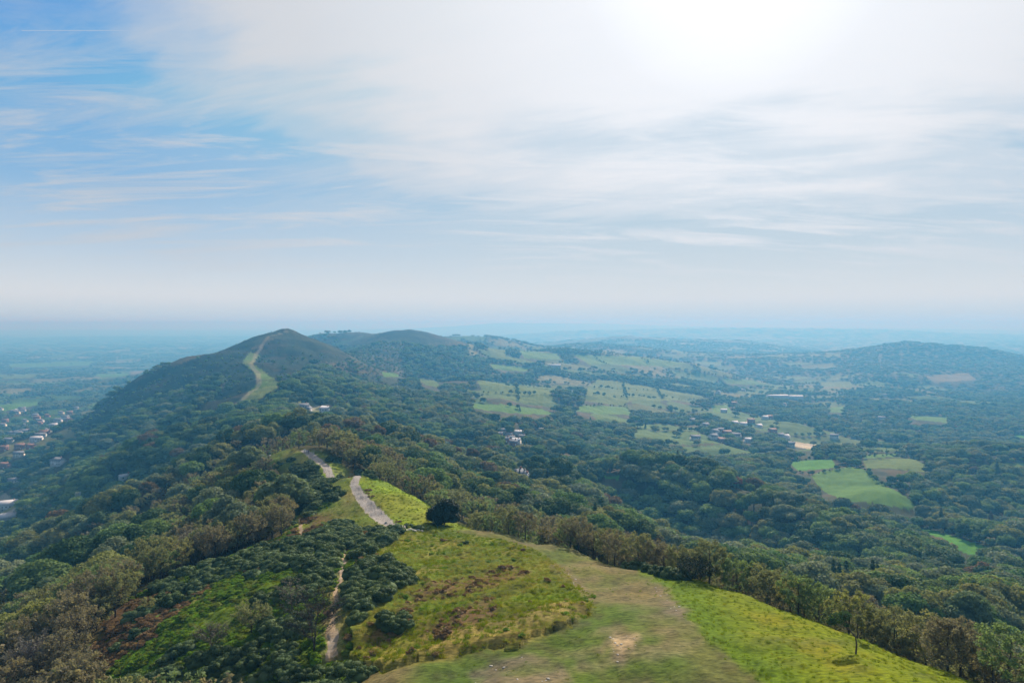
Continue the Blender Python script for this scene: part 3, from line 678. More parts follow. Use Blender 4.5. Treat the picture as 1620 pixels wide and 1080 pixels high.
def broad_tree(seed, H=9.5, Rr=5.0, base=.22, nlobe=16, nleaf=2600, leaf=.34, flat=1., core=True, limbs=True):
    """a round-headed tree: trunk mesh builder and crown mesh builder"""
    rng = np.random.default_rng(seed); t, c = MB(), MB()
    zc = H*(base+(1-base)*.5); hz = H*(1-base)*.5
    th = rng.uniform(0, 6.28, nlobe); ct = rng.uniform(-.55, 1, nlobe); ct[0] = 1; ct[1:4] = rng.uniform(.4, .8, 3)
    st = np.sqrt(1-ct**2); sq = rng.uniform(.52, .74, nlobe)[:, None]
    Ld = np.stack([st*np.cos(th), st*np.sin(th), ct], 1)
    Rx = Rr*(1+rng.uniform(-.12, .12)); Ry = Rr*(1+rng.uniform(-.12, .12))
    LC = Ld*sq*np.array([Rx, Ry, hz*flat])+np.array([0, 0, zc]); LR = rng.uniform(.30, .46, nlobe)*Rr*np.array(1.0)
    if core:  # solid inner shells, added to block light through the leaves
        for k in range(nlobe):
            I_ = ICO1 if nleaf > 1000 else ICO0; v = I_[0]*LR[k]*(.80 if nleaf > 1000 else .92)*(1+rng.normal(0, .07, (len(I_[0]), 1))); c.mesh(v*np.array([1, 1, .85])+LC[k], I_[1])
        v = ICO1[0]*np.array([Rx, Ry, hz])*.55; c.mesh(v+np.array([0, 0, zc-hz*.05]), ICO1[1])
    k = rng.choice(nlobe, nleaf*2, p=LR**2/np.sum(LR**2)); d = unit(rng.normal(0, 1, (nleaf*2, 3))); d[:, 2] = np.where(d[:, 2] < -.5, -d[:, 2], d[:, 2])
    C = LC[k]+d*(LR[k]*rng.uniform(.82, 1.10, nleaf*2))[:, None]*np.array([1, 1, .9])
    e = (C-np.array([0, 0, zc]))/np.array([Rx, Ry, hz]); q = np.linalg.norm(e, axis=1)
    o = np.argsort(-(q+rng.uniform(0, .35, len(q))))[:nleaf]; C, d = C[o], d[o]
    leaves(c, C, d, leaf, rng, 0, .65, .5)
    r0 = .034*H
    bend = rng.normal(0, .25, 2); zt = H*(base+.25)
    t.tube([(0,0,-.9), (0,0,.0), (bend[0]*.4,bend[1]*.4,zt*.5), (bend[0],bend[1],zt)], [r0*1.5, r0*1.15, r0*.85, r0*.6], 7)
    if limbs:
        for k in range(min(7, nlobe)):
            s0 = np.array([bend[0]*.7, bend[1]*.7, zt*rng.uniform(.6, .98)]); e_ = LC[k]+rng.normal(0, .2, 3)
            m_ = (s0+e_)/2+np.array([0, 0, -.25+rng.uniform(-.3, .2)]); t.tube([s0, m_, e_], [r0*.45, r0*.28, r0*.1], 5)
    return t, c
def airy_tree(seed, H=7.5, Rr=2.9, nb=30, nleaf=3000, leaf=.125, ntwig=900, lean=(0, 0), base=.2, twigw=.016, mat_twig=1, droop=.0, fork=1, up=.55):
    """a birch-like or bare tree: leaves and twigs carried along rising branches"""
    rng = np.random.default_rng(seed); t, c = MB(), MB(); stems = []
    for s in range(fork):
        ang = rng.uniform(0, 6.28); sp = 0 if fork == 1 else .34*Rr
        end = np.array([lean[0]+math.cos(ang+s*6.28/fork)*sp+rng.normal(0, .15), lean[1]+math.sin(ang+s*6.28/fork)*sp+rng.normal(0, .15), H*.93])
        us = np.linspace(0, 1, 7)[:, None]; P = end*us+np.array([0, 0, 0])+rng.normal(0, .10, (7, 3))*us*(1-us)*4
        P[:, :2] *= us**.7
        r0 = .020*H/(fork**.4); P0 = np.vstack([[P[0][0], P[0][1], -.8], P]); stems.append(P)
        t.tube(P0, [r0*1.4]+[r0*(1.15-u*1.05) for u in us[:, 0]], 6)
    bs, be, bm_ = [], [], []
    for k in range(nb):
        P = stems[k % fork]; u = base+(.95-base)*((k+.5)/nb)**.9; i = min(5, int(u*6)); f = u*6-i; s0 = P[i]*(1-f)+P[i+1]*f
        env = math.sin(math.pi*min(1, max(.06, (u-base*.35)/(1.08-base*.35)))**.80)
        L_ = Rr*env*rng.uniform(.75, 1.15)+.25; a = k*2.4+rng.uniform(-.5, .5)
        d = np.array([math.cos(a), math.sin(a), 0]); e_ = s0+d*L_+np.array([0, 0, L_*up*rng.uniform(.7, 1.4)])
        e_[2] = min(e_[2], H*1.0); m_ = s0*.5+e_*.5+np.array([0, 0, -.10*L_])
        t.tube([s0, m_, e_], [.0055*H*(1.1-u)+.008, .0035*H*(1.1-u)+.006, .005], 4); bs.append(s0); be.append(e_); bm_.append(m_)
    bs, be, bm_ = map(np.array, (bs, be, bm_)); Lb = np.linalg.norm(be-bs, axis=1)
    def along(n, lo, sd):
        k = rng.choice(nb, n, p=Lb/Lb.sum()); u = rng.uniform(lo, 1.05, (n, 1))**.8
        C = bs[k]*(1-u)**2+2*bm_[k]*u*(1-u)+be[k]*u*u; return C, C+rng.normal(0, 1, (n, 3))*sd*np.array([1, 1, .8])*(.35+.65*u)-np.array([0, 0, droop])*u, k
    if nleaf: 
        A, C, k = along(nleaf, .35, .085*Rr+.05); tips = be[rng.choice(nb, nleaf//2)]; C[:nleaf//2] = tips+unit(rng.normal(0, 1, (nleaf//2, 3)))*(.17*Rr)*rng.uniform(.5, 1.1, (nleaf//2, 1))
        leaves(c, C, unit(rng.normal(0, 1, C.shape)), leaf*1.25, rng, 0, .6, .3)
    if ntwig: A, C, k = along(ntwig, .2, .15*Rr+.06); C[:, 2] += .14*Rr*up; twigs(c, A, C, twigw, rng, mat_twig)
    return t, c
def conifer(seed, H=11., Rr=2.6, n=2600, leaf=.30):
    rng = np.random.default_rng(seed); t, c = MB(), MB()
    t.tube([(0,0,-.8), (0,0,H*.5), (0,0,H*.97)], [.22, .14, .03], 6)
    u = rng.uniform(0, 1, n)**.75; a = rng.uniform(0, 6.28, n); lay = np.floor(u*11)/11+.045
    u2 = u*.55+lay*.45; rr = Rr*(1-u2*.96)*(.80+.25*np.sin(a*3+lay*20))*np.sqrt(rng.uniform(.35, 1, n))
    C = np.stack([np.cos(a)*rr, np.sin(a)*rr, H*(.08+.92*u2)-rr*.28], 1)
    leaves(c, C, np.stack([np.cos(a)*.6, np.sin(a)*.6, np.full(n, .8)], 1), leaf, rng, 0, .45, .5)
    v = ICO2[0].copy(); z = (v[:, 2]+1)/2; v[:, :2] *= (1.15*(1-z)+.05)[:, None]*Rr*.62; v[:, 2] = H*(.10+.80*z); c.mesh(v, ICO2[1])
    return t, c
def bush(seed, Rr=1.25, H=1.5, nlobe=9, nleaf=1300, leaf=.10, spiky=.0, core=.84):
    rng = np.random.default_rng(seed); c = MB()
    a = rng.uniform(0, 6.28, nlobe); q = np.sqrt(rng.uniform(0, 1, nlobe))*.68; q[0] = .05
    LC = np.stack([np.cos(a)*q*Rr, np.sin(a)*q*Rr, H*(.30+.28*(1-q*1.1)+rng.uniform(-.08, .08, nlobe))], 1); LR = rng.uniform(.24, .42, nlobe)*Rr
    for k in range(nlobe):
        v = ICO1[0]*LR[k]*core*(1+rng.normal(0, .08, (42, 1))); v[:, 2] *= H/Rr*.75; c.mesh(v+LC[k], ICO1[1])
    v = ICO1[0]*np.array([Rr*.8, Rr*.8, H*.45]); c.mesh(v+np.array([0, 0, H*.12]), ICO1[1])
    k = rng.choice(nlobe, nleaf); d = unit(rng.normal(0, 1, (nleaf, 3))); d[:, 2] = np.abs(d[:, 2])*1.0-.25
    C = LC[k]+d*(LR[k]*rng.uniform(.84, 1.12, nleaf))[:, None]*np.array([1, 1, H/Rr*.75])
    leaves(c, C, d, leaf, rng, 0, .5, .9)
    return c
def tuft(seed, n=46, h=.42, spread=.30, w=.018):
    rng = np.random.default_rng(seed); c = MB(); a = rng.uniform(0, 6.28, n); r = spread*np.sqrt(rng.uniform(0, 1, n))
    A = np.stack([np.cos(a)*r, np.sin(a)*r, np.full(n, -.05)], 1); B = A*np.array([1.7, 1.7, 0])+np.stack([rng.normal(0, .08, n), rng.normal(0, .08, n), h*rng.uniform(.5, 1.1, n)], 1)
    twigs(c, A, B, w, rng); return c

# ------------------------------------------------------------------ species
LM = {
 'dark':  leaf_mat('dark green leaves', [(.044,.086,.033), (.075,.130,.047), (.092,.125,.053)], .25),
 'mid':   leaf_mat('mid green leaves', [(.091,.174,.053), (.181,.272,.083), (.113,.159,.060)], .32),
 'olive': leaf_mat('olive leaves', [(.163,.176,.065), (.227,.247,.085), (.195,.195,.078)], .35),
 'grey':  leaf_mat('grey green leaves', [(.126,.168,.108), (.222,.258,.150), (.144,.198,.102)], .30),
 'rust':  leaf_mat('rust brown leaves', [(.175,.125,.070), (.150,.112,.062), (.185,.118,.062)], .32),
 'red':   leaf_mat('red autumn leaves', [(0.300,0.085,0.055), (0.300,0.085,0.055)], .35),
 'orange':leaf_mat('orange autumn leaves', [(0.340,0.130,0.050), (0.340,0.130,0.050)], .35),
 'silver':leaf_mat('silvery leaves', [(0.420,0.460,0.450), (0.420,0.460,0.450)], .35, .5),
 'b_brown': leaf_mat('brown birch leaves', [(.224,.199,.129), (.196,.177,.121), (.241,.207,.132)], .40),
 'b_olive': leaf_mat('olive birch leaves', [(.218,.230,.115), (.184,.201,.103), (.247,.247,.121)], .42),
 'b_gold':  leaf_mat('golden green birch leaves', [(.264,.271,.099), (.238,.251,.092), (.284,.264,.119)], .45),
 'b_green': leaf_mat('fresh green birch leaves', [(.186,.251,.114), (.162,.227,.097), (.211,.276,.121)], .42),
 'b_grey':  leaf_mat('grey mauve half bare crown', [(.220,.200,.171), (.204,.187,.165), (.226,.198,.165)], .35),
 'gorse': leaf_mat('dark gorse spines', [(.047,.078,.034), (.097,.137,.053), (.066,.097,.047)], .2, .12),
 'gorse_b': leaf_mat('blue green gorse spines', [(.094,.140,.068), (.122,.165,.072), (.079,.122,.057)], .25, .12),
 'holly': leaf_mat('glossy very dark leaves', [(0.014,0.031,0.012), (0.014,0.031,0.012)], .1, .5),
 'brk':   leaf_mat('brown bracken fronds', [(.241,.155,.086), (.190,.121,.071), (.276,.190,.092)], .35, .1),
 'brk_g': leaf_mat('green bracken fronds', [(.120,.220,.028), (.155,.250,.030), (.165,.195,.040)], .40, .15),
 'gr_y':  leaf_mat('yellow green grass blades', [(.140,.170,.006), (.105,.155,.006), (.18,.175,.010)], .5, .15),
 'gr_p':  leaf_mat('straw grass blades', [(.26,.22,.07), (.19,.21,.045), (.18,.21,.04)], .5, .15),
 'gr_g':  leaf_mat('green grass blades', [(.10,.165,.008), (.12,.17,.010), (.15,.18,.014)], .5, .15),
}
def species():
    near = {}; mid = {}; far = {}
    def pair(tc, mats, tm=BARK): return tc[0].build('trunk', [tm], True), tc[1].build('crown', mats)
    for k, (n, H, Rr, nb, nl, lf, tw) in enumerate((('b_brown',7.6,2.7,34,2600,.13,1300), ('b_olive',7.9,2.8,34,3400,.13,900), ('b_gold',7.2,2.5,30,3400,.125,700), ('b_green',7.4,2.8,32,3600,.13,700), ('b_grey',7.8,2.9,38,1500,.115,2400))):
        near[n] = [pair(airy_tree(100+10*k+j, H, Rr, nb, nl, lf, tw), [LM[n], TWIG], BARK) for j in range(3)]
    for k, n in enumerate(('dark', 'mid', 'olive', 'grey', 'rust')):
        near[n] = [pair(broad_tree(200+10*k+j, 9.2+j*.5, 4.7+.3*j, nleaf=3000, nlobe=17+j*2, leaf=.30), [LM[n]]) for j in range(3)]
    near['conifer'] = [pair(conifer(260+j), [LM['dark']]) for j in range(2)]
    def one(tc, mats):
        b = MB(); b2, c2 = tc
        for q, off in ((c2, 0), (b2, len(mats))):
            for v, f, m in zip(q.v, q.f, q.m): b.v.append(v); b.f.append(f); b.m.append(m+off)
        # face indices were counted per builder
        n0 = c2.n
        for i in range(len(c2.f), len(b.f)): b.f[i] = b.f[i]+n0
        return b.build('tree', mats+[BARK])
    for k, n in enumerate(('b_brown', 'b_olive', 'b_gold', 'b_green', 'b_grey')):
        mid[n] = [one(airy_tree(300+10*k+j, 7.8, 3.0, 18, 900 if n != 'b_grey' else 600, .23, 260 if n != 'b_grey' else 600, twigw=.03), [LM[n], TWIG]) for j in range(2)]
    for k, n in enumerate(('dark', 'mid', 'olive', 'grey', 'rust')):
        mid[n] = [one(broad_tree(360+10*k+j, 9.4, 5.0, nleaf=1000, nlobe=15, leaf=.40, limbs=False), [LM[n]]) for j in range(3)]
        far[n] = [one(broad_tree(420+10*k+j, 9.4, 5.3, nleaf=170, nlobe=9, leaf=1.0, limbs=False), [LM[n]]) for j in range(2)]
    mid['conifer'] = [one(conifer(470, n=600, leaf=.6), [LM['dark']])]
    return near, mid, far
NEARP, MIDP, FARP = species()
print('species', time.time()-T0)

# ------------------------------------------------------------------ instanced masses (only for what is past counting)
def scatter(name, label, protos, pts, rot, scl, idx):
    """one object that carries an uncountable mass: points with a prototype each"""
    col = bpy.data.collections.new(name+' prototypes')
    for i, me in enumerate(protos): col.objects.link(bpy.data.objects.new('%s_%02d' % (name, i), me))
    me = bpy.data.meshes.new(name); n = len(pts)
    me.vertices.add(n); me.vertices.foreach_set('co', np.asarray(pts, np.float32).ravel())
    for an, ty, arr, key in (('rot', 'FLOAT_VECTOR', rot, 'vector'), ('scl', 'FLOAT_VECTOR', scl, 'vector'), ('idx', 'INT', idx, 'value')):
        a = me.attributes.new(an, ty, 'POINT'); a.data.foreach_set(key, np.asarray(arr, np.int32 if ty == 'INT' else np.float32).ravel())
    o = link(name, me); o['kind'] = 'stuff'; o['label'] = label
    ng = bpy.data.node_groups.new(name, 'GeometryNodeTree')
    ng.interface.new_socket('Geometry', in_out='INPUT', socket_type='NodeSocketGeometry'); ng.interface.new_socket('Geometry', in_out='OUTPUT', socket_type='NodeSocketGeometry')
    A = lambda t: ng.nodes.new(t)
    gi, go, ip, ci = A('NodeGroupInput'), A('NodeGroupOutput'), A('GeometryNodeInstanceOnPoints'), A('GeometryNodeCollectionInfo')
    ci.inputs['Collection'].default_value = col; ci.inputs['Separate Children'].default_value = True; ci.inputs['Reset Children'].default_value = True
    def att(nm, ty):
        q = A('GeometryNodeInputNamedAttribute'); q.data_type = ty; q.inputs['Name'].default_value = nm
        return next(s for s in q.outputs if s.enabled and s.name == 'Attribute')
    l = ng.links.new
    l(gi.outputs[0], ip.inputs['Points']); l(ci.outputs[0], ip.inputs['Instance']); ip.inputs['Pick Instance'].default_value = True
    l(att('idx', 'INT'), ip.inputs['Instance Index']); l(att('rot', 'FLOAT_VECTOR'), ip.inputs['Rotation']); l(att('scl', 'FLOAT_VECTOR'), ip.inputs['Scale'])
    l(ip.outputs[0], go.inputs[0])
    md = o.modifiers.new('scatter', 'NODES'); md.node_group = ng
    return o

# ------------------------------------------------------------------ where the camera can see
def horizon_map():
    can = np.where((COV.reshape(NR, NA) == 0) & (RG > 150), 6.0, 0.0)*np.where(RG > 4000, .5, 1)
    tan = (ZG-CAMZ+can)/RG
    return np.maximum.accumulate(tan, axis=0)
HM = horizon_map()
def seen(x, y, z, h, tol=0.0, back=9.):
    r = np.hypot(x, y); a = np.arctan2(x, y)
    i = np.clip(np.searchsorted(az, a), 0, NA-1); j = np.clip(((np.log(np.maximum(r-back-.015*r, 10))-LR0)/(LR1-LR0)*(NR-1)).astype(int), 0, NR-1)
    return (z+h-CAMZ)/r > HM[j, i]-tol
def jgrid(r0, r1, s, rng, half=R(43.5)):
    m = int(r1/s)+2; gx = np.arange(-int(r1*math.sin(half)/s)-2, int(r1*math.sin(half)/s)+3); gy = np.arange(0, m)
    X_, Y_ = np.meshgrid(gx, gy); X_ = X_+.5*(Y_ % 2); x = X_.ravel()*s; y = Y_.ravel()*s*.9
    x = x+rng.uniform(-.40, .40, x.size)*s; y = y+rng.uniform(-.40, .40, y.size)*s
    r = np.hypot(x, y); k = (r >= r0) & (r < r1) & (np.abs(np.arctan2(x, y)) < half) & (y > 5)
    return x[k], y[k]
# ------------------------------------------------------------------ houses, first so that trees keep clear of them
RNG = np.random.default_rng(7)
def spot(px, py, y0=40, y1=9000):
    x, y = hit(px, py, y0, y1); return x, y, float(ground_z(x, y))
WALLS = {'white': plain_mat('white render', (.58,.58,.56), .8, .06), 'cream': plain_mat('cream render', (.66,.60,.48), .8, .08), 'brick': plain_mat('red brick', (.33,.15,.10), .85, .2), 'stone': plain_mat('grey stone', (.36,.34,.31), .9, .2)}
ROOFS = {'slate': plain_mat('grey slate', (.16,.17,.19), .85, .15, spec=.1), 'tile': plain_mat('red clay tile', (.19,.10,.07), .8, .2), 'pale': plain_mat('pale sheet roof', (.46,.47,.49), .8, .1, spec=.1)}
GLASS = plain_mat('dark window glass', (.03,.04,.05), .15, .05, spec=.6); PAINT = plain_mat('white paint', (.8,.8,.78), .6, .03)
def house(px, py, y0, y1, w, l, h, rot, wall, roof, label, group, cat='house', name='house', pitch=.75):
    x, y, z = spot(px, py, y0, y1)
    e = bpy.data.objects.new(name, None); S.collection.objects.link(e); e.location = (x, y, z-.3); e.rotation_euler = (0, 0, rot)
    tag(e, label, cat, group)
    b = MB(); b.box((0, 0, h/2-1.5), (l, w, h+3)); rh = w/2*pitch
    for s in (-1, 1): b.mesh([(s*l/2, -w/2, h), (s*l/2, w/2, h), (s*l/2, 0, h+rh)], [(0, 1, 2)])
    link('wall', b.build('wall', [WALLS[wall]]), e)
    b = MB(); t = .25
    for s in (-1, 1):
        A = np.array([(-l/2-.4, s*(w/2+.5), h-.5*pitch), (l/2+.4, s*(w/2+.5), h-.5*pitch), (l/2+.4, 0, h+rh), (-l/2-.4, 0, h+rh)]); A[:, 2] += .03
        V = np.vstack([A, A+np.array([0, 0, t])]); b.mesh(V, [(0,1,2,3),(4,7,6,5),(0,4,5,1),(1,5,6,2),(2,6,7,3),(3,7,4,0)])
    rf = link('roof', b.build('roof', [ROOFS[roof]]), e)
    if cat == 'house':
        b = MB(); b.box((l*.3, 0, h+rh+.5), (1.0, .8, 1.8)); link('chimney', b.build('chimney', [WALLS['brick' if wall != 'stone' else 'stone']]), rf)
    nw = max(2, int(l/3.2)); storeys = 2 if h > 4.5 else 1
    for s in (-1, 1):
        for q in range(nw):
            for f in range(storeys):
                xx = -l/2+l*(q+.5)/nw; zz = 1.5+f*2.6
                if s == -1 and f == 0 and q == nw//2 and cat == 'house':
                    b = MB(); b.box((xx, s*(w/2+.03), 1.05), (1.0, .10, 2.1)); link('door', b.build('door', [PAINT]), e); continue
                b = MB(); b.box((xx, s*(w/2+.02), zz), (1.1, .08, 1.2)); link('window', b.build('window', [GLASS]), e)
    HS.append((x, y, z, l/2+2)); return e
HS = []
def houses():
    T = 'houses of the town at the foot of the left slope'
    rows = [(27,652,1500,2400,'white'),(36,651,1500,2400,'white'),(20,653,1500,2400,'cream'),(97,655,1300,2200,'cream'),(110,655,1300,2200,'brick'),(92,667,1200,2000,'white'),(84,675,1200,2000,'white'),(80,682,1100,2000,'cream'),
            (28,688,1000,1900,'white'),(58,698,900,1800,'white'),(70,688,1000,1900,'brick'),(45,684,1000,1900,'brick'),(14,700,900,1700,'cream'),(92,734,700,1100,'white'),(62,672,1100,2000,'brick'),(40,668,1100,2000,'cream'),
            (8,668,1100,2000,'brick'),(50,710,900,1500,'brick'),(30,722,800,1400,'cream'),(8,740,700,1300,'brick'),(22,765,600,1100,'cream'),(204,616,1500,3000,'white'),(75,660,1300,2200,'brick'),(120,648,1400,2400,'cream')]
    rows += [(float(a), float(b), 700 if b > 700 else 1000, 1500 if b > 700 else 2400, w_) for a, b, w_ in zip(RNG.uniform(0, 125, 26), RNG.uniform(648, 722, 26), ['white', 'cream', 'brick', 'cream', 'white', 'brick', 'cream']*4) if a+(b-648)*1.5 < 140]
    names = {'white': 'white rendered house under a grey roof', 'cream': 'cream house under a slate roof', 'brick': 'red brick house under a tiled roof'}
    for k, (px, py, a, b, w) in enumerate(rows):
        house(px, py, a, b, 8, 13 if w != 'white' else 16, 5.4, RNG.uniform(-.7, .9), w, 'tile' if w == 'brick' else 'slate' if w == 'cream' else 'pale' if k % 3 == 0 else 'slate', names[w]+' among the trees of the left town', T)
    house(8, 806, 450, 800, 10, 26, 6.5, .5, 'white', 'pale', 'long pale building with a pale roof at the left edge', None)
    house(12, 824, 450, 800, 8, 15, 4.5, .7, 'stone', 'pale', 'low stone house just below the long pale building', None)
    house(198, 756, 420, 560, 4, 9, 2.6, .9, 'cream', 'pale', 'narrow pale roofed house in the trees of the left gully', None)
    house(480, 648, 600, 800, 7, 11, 5, .3, 'white', 'slate', 'white house on the saddle left of its neighbour', None)
    house(487, 651, 600, 800, 6, 8, 4, 1.2, 'stone', 'slate', 'small grey stone house beside the white saddle house', None)
    house(515, 653, 600, 800, 8, 11, 5, -.5, 'white', 'pale', 'house with a bright pale roof on the saddle', None)
    V = 'houses of the village in the middle valley'
    for k, (px, py, w, l) in enumerate(((818,687,'white',15),(805,691,'cream',11),(809,696,'white',10),(817,701,'cream',11),(790,690,'brick',10),(800,699,'brick',11),(826,694,'white',10),(796,684,'cream',11),(812,704,'brick',10),(858,683,'cream',13))):
        house(px, py, 560, 1000, 5.5, l*.75, 3.6, RNG.uniform(-.4, .4) if l < 15 else 0, w, 'pale' if k in (0, 3) else 'slate', ('long low white building in the middle valley village' if l == 15 else names[w]+' in the middle valley village'), V)
    for k, (px, py) in enumerate(((820,749),(826,755),(832,760))):
        house(px, py, 330, 480, 4.5, 6, 3, (.6, -.4, 1.1)[k], ('white', 'stone', 'white')[k], 'slate', ('upper white', 'middle grey stone', 'lowest white')[k]+' cottage of three in the wood below the birches', 'cottages below the birch wood')
    house(1230, 629, 1500, 2600, 22, 60, 7, .05, 'white', 'pale', 'long white shed, left of two on the far plain', 'long white sheds on the plain', 'shed', 'shed', .25)
    house(1256, 630, 1500, 2600, 22, 50, 7, .0, 'white', 'pale', 'long white shed, right of two on the far plain', 'long white sheds on the plain', 'shed', 'shed', .25)
    house(877, 580, 1700, 3000, 14, 40, 6, .0, 'white', 'pale', 'white barn under the far crest fields', None, 'barn', 'barn', .3)
    W = 'houses scattered over the right valley'
    for k, (px, py, w) in enumerate(((1176,674,'white'),(1130,686,'white'),(1138,684,'cream'),(1150,688,'brick'),(1210,663,'white'),(1217,662,'brick'),(1100,696,'cream'),(1234,692,'white'),(1243,694,'white'),(1320,693,'white'),(1136,622,'white'),(1176,619,'cream'),
            (1162,672,'brick'),(1128,694,'white'),(1165,692,'cream'),(1188,668,'brick'),(1200,677,'cream'),(1142,700,'brick'),(1222,684,'brick'),(1115,676,'cream'),(1185,700,'white'),(1095,668,'white'),(1395,664,'white'),(1250,706,'cream'),(1145,652,'white'),(1162,640,'brick'),(1400,627,'white'),(1240,642,'cream'))):
        house(px, py, 700, 2600, 9, 14, 5.2, RNG.uniform(-.8, .8), w, 'pale' if k % 4 == 0 else 'tile' if w == 'brick' else 'slate', names[w]+' between trees of the right valley', W)
houses()

# ------------------------------------------------------------------ named single trees and bushes
UNQ = []         # x, y, radius to keep free, view clearance height
def make_thing(name, parts, loc, rz=0, sc=(1, 1, 1), tilt=(0, 0)):
    if len(parts) == 1:
        o = link(name, parts[0][1])
    else:
        o = bpy.data.objects.new(name, None); S.collection.objects.link(o)
        for pn, me in parts: link(pn, me, o)
    o.location = loc; o.rotation_euler = (tilt[0], tilt[1], rz); o.scale = sc; return o
def tree_thing(name, tc, mats, px, py, y0, y1, label, cat, sc=1., rz=0., keep=3., tm=BARK, see=True, group=None, xy=None):
    x, y, z = spot(px, py, y0, y1)
    o = make_thing(name, [('trunk', tc[0].build('trunk', [tm], True)), ('crown', tc[1].build('crown', mats))], (x, y, z), rz, (sc,)*3 if np.isscalar(sc) else sc)
    tag(o, label, cat, group); UNQ.append((x, y, z, keep, see)); return o
def bush_thing(b, mat, px, py, label, cat='gorse bush', name='gorse_bush', y0=40, y1=210, sc=1., rz=0., keep=1.2, group=None):
    x, y, z = spot(px, py, y0, y1); me = b.build('foliage', [mat]) if isinstance(b, MB) else b
    o = make_thing(name, [('f', me)], (x, y, z-.1), rz, (sc,)*3 if np.isscalar(sc) else sc); tag(o, label, cat, group); UNQ.append((x, y, z, keep, True)); return o
def singles():
    t = broad_tree(11, 5.6, 3.9, base=-.14, nlobe=24, nleaf=5200, leaf=.17)
    tree_thing('holly_tree', t, [LM['holly']], 703, 829, 130, 160, 'round very dark evergreen standing alone at the birch wood edge by the path', 'evergreen tree', keep=4.5, sc=.9)
    t = airy_tree(12, 5.4, 3.2, 44, 900, .07, 4200, base=.22, twigw=.011, fork=3, up=.75)
    tree_thing('bare_tree', t, [LM['gorse'], plain_mat('dark twigs', (.05,.042,.04), .9)], 497, 1031, 50, 90, 'dark bare tree with a thick trunk beside the dirt track', 'bare tree', keep=2.0)
    t = airy_tree(13, 4.3, 1.4, 26, 500, .07, 900, base=.22, twigw=.010)
    tree_thing('sapling', t, [LM['b_grey'], TWIG], 462, 970, 60, 110, 'thin half bare sapling on bright grass left of the dirt track', 'sapling', keep=1.6)
    t = airy_tree(14, 3.6, 1.9, 30, 1900, .085, 900, base=.1, twigw=.011, fork=4, up=.8)
    tree_thing('thorn_tree', t, [LM['b_olive'], TWIG], 398, 1003, 60, 120, 'small olive many-stemmed tree above the bright grass patch', 'thorn tree', keep=1.6)
    t = airy_tree(15, 3.2, 1.7, 30, 500, .07, 1900, base=.15, twigw=.011, fork=3, up=.7)
    tree_thing('thorn_tree', t, [LM['b_grey'], TWIG], 335, 1032, 60, 120, 'small grey mauve bare tree among the lower gorse', 'thorn tree', keep=1.6)
    t = airy_tree(16, 6.6, 3.0, 44, 1500, .09, 4200, base=.16, twigw=.012, fork=2, up=.8)
    tree_thing('birch_tree', t, [LM['b_grey'], plain_mat('pale grey twigs', (.17,.15,.135), .9)], 60, 1090, 70, 140, 'wide pale twiggy tree in the bottom left corner', 'birch tree', keep=2.4)
    t = airy_tree(17, 6.4, 2.7, 40, 2600, .10, 2200, base=.14, twigw=.012, fork=2, up=.7)
    tree_thing('birch_tree', t, [LM['b_brown'], TWIG], 122, 1036, 80, 150, 'dark stemmed brown birch where wood meets open slope', 'birch tree', keep=2.2)
    t = broad_tree(18, 4.4, 2.2, base=.1, nlobe=12, nleaf=2600, leaf=.16)
    tree_thing('round_tree', t, [LM['b_green']], 208, 932, 110, 200, 'fresh green small tree at the upper end of the bracken patch', 'round tree', keep=2.2)
    # the two wind-bent trees on the bright slope
    def bent(seed, H, dx, blobs):
        rng = np.random.default_rng(seed); t, c = MB(), MB()
        P = np.array([(0,0,-.5),(0,0,0),(.06,0,.28*H),(-.04,.02,.5*H),(dx*.45,.05,.74*H),(dx,.1,H)]); t.tube(P, [.10,.085,.07,.055,.04,.015], 7)
        for (bx, bz, r) in blobs:
            t.tube([P[4]*.7+P[3]*.3, (bx*.6+dx*.2, .1, bz*.9), (bx, .1, bz)], [.04,.03,.012], 5)
            n = int(900*r); C = np.array([bx, 0, bz])+unit(rng.normal(0, 1, (n, 3)))*r*rng.uniform(.3, 1, (n, 1))**.5*np.array([1, .8, .65]); leaves(c, C, rng.normal(0, 1, C.shape), .07, rng)
            A = np.repeat([[bx, .1, bz]], 60, 0)+rng.normal(0, .1, (60, 3)); twigs(c, A, A+rng.normal(0, r*.6, (60, 3)), .012, rng, 1)
        return t, c
    tree_thing('thorn_tree', bent(21, 3.1, -1.6, [(-1.7,3.2,.75),(-1.0,3.45,.6),(-2.2,2.9,.45),(-.9,2.6,.25)]), [LM['dark'], TWIG], 1354, 1034, 55, 75, 'thin wind-bent tree leaning left on the bright grass slope', 'thorn tree', keep=2)
    tree_thing('thorn_tree', bent(22, 1.7, .15, [(.25,1.75,.5),(.05,2.15,.35),(.5,1.4,.28)]), [LM['b_olive'], TWIG], 1356, 1009, 60, 80, 'short upright tree behind the wind-bent one on the bright slope', 'thorn tree', keep=2)
    # gorse on the brow between the bright slope and the birches
    brow = [(990,893,1.0),(1000,897,1.25),(1012,901,1.2),(1024,904,1.0),(1036,907,1.1),(1047,910,1.25),(1058,912,1.3),(1069,914,1.2),(1080,916,1.25)]
    protos = [bush(600+k, 1.25, 1.6, 10, 1800, .085).build('foliage', [LM['gorse']]) for k in range(4)]
    for k, (a, b_, s) in enumerate(brow):
        bush_thing(protos[k % 4], None, a, b_, 'dark gorse bush in the row on the brow above the bright slope', sc=(s*.95, s, s*.95), rz=k*1.3, y0=70, y1=112, group='gorse row on the brow of the bright slope')
    t = airy_tree(23, 2.6, 2.3, 40, 3600, .07, 1200, base=.1, lean=(.9, 0), fork=2, up=.35, twigw=.010)
    tree_thing('thorn_tree', t, [LM['holly'], TWIG], 1098, 917, 80, 105, 'dark wind-swept thorn at the right end of the gorse row', 'thorn tree', keep=2.)
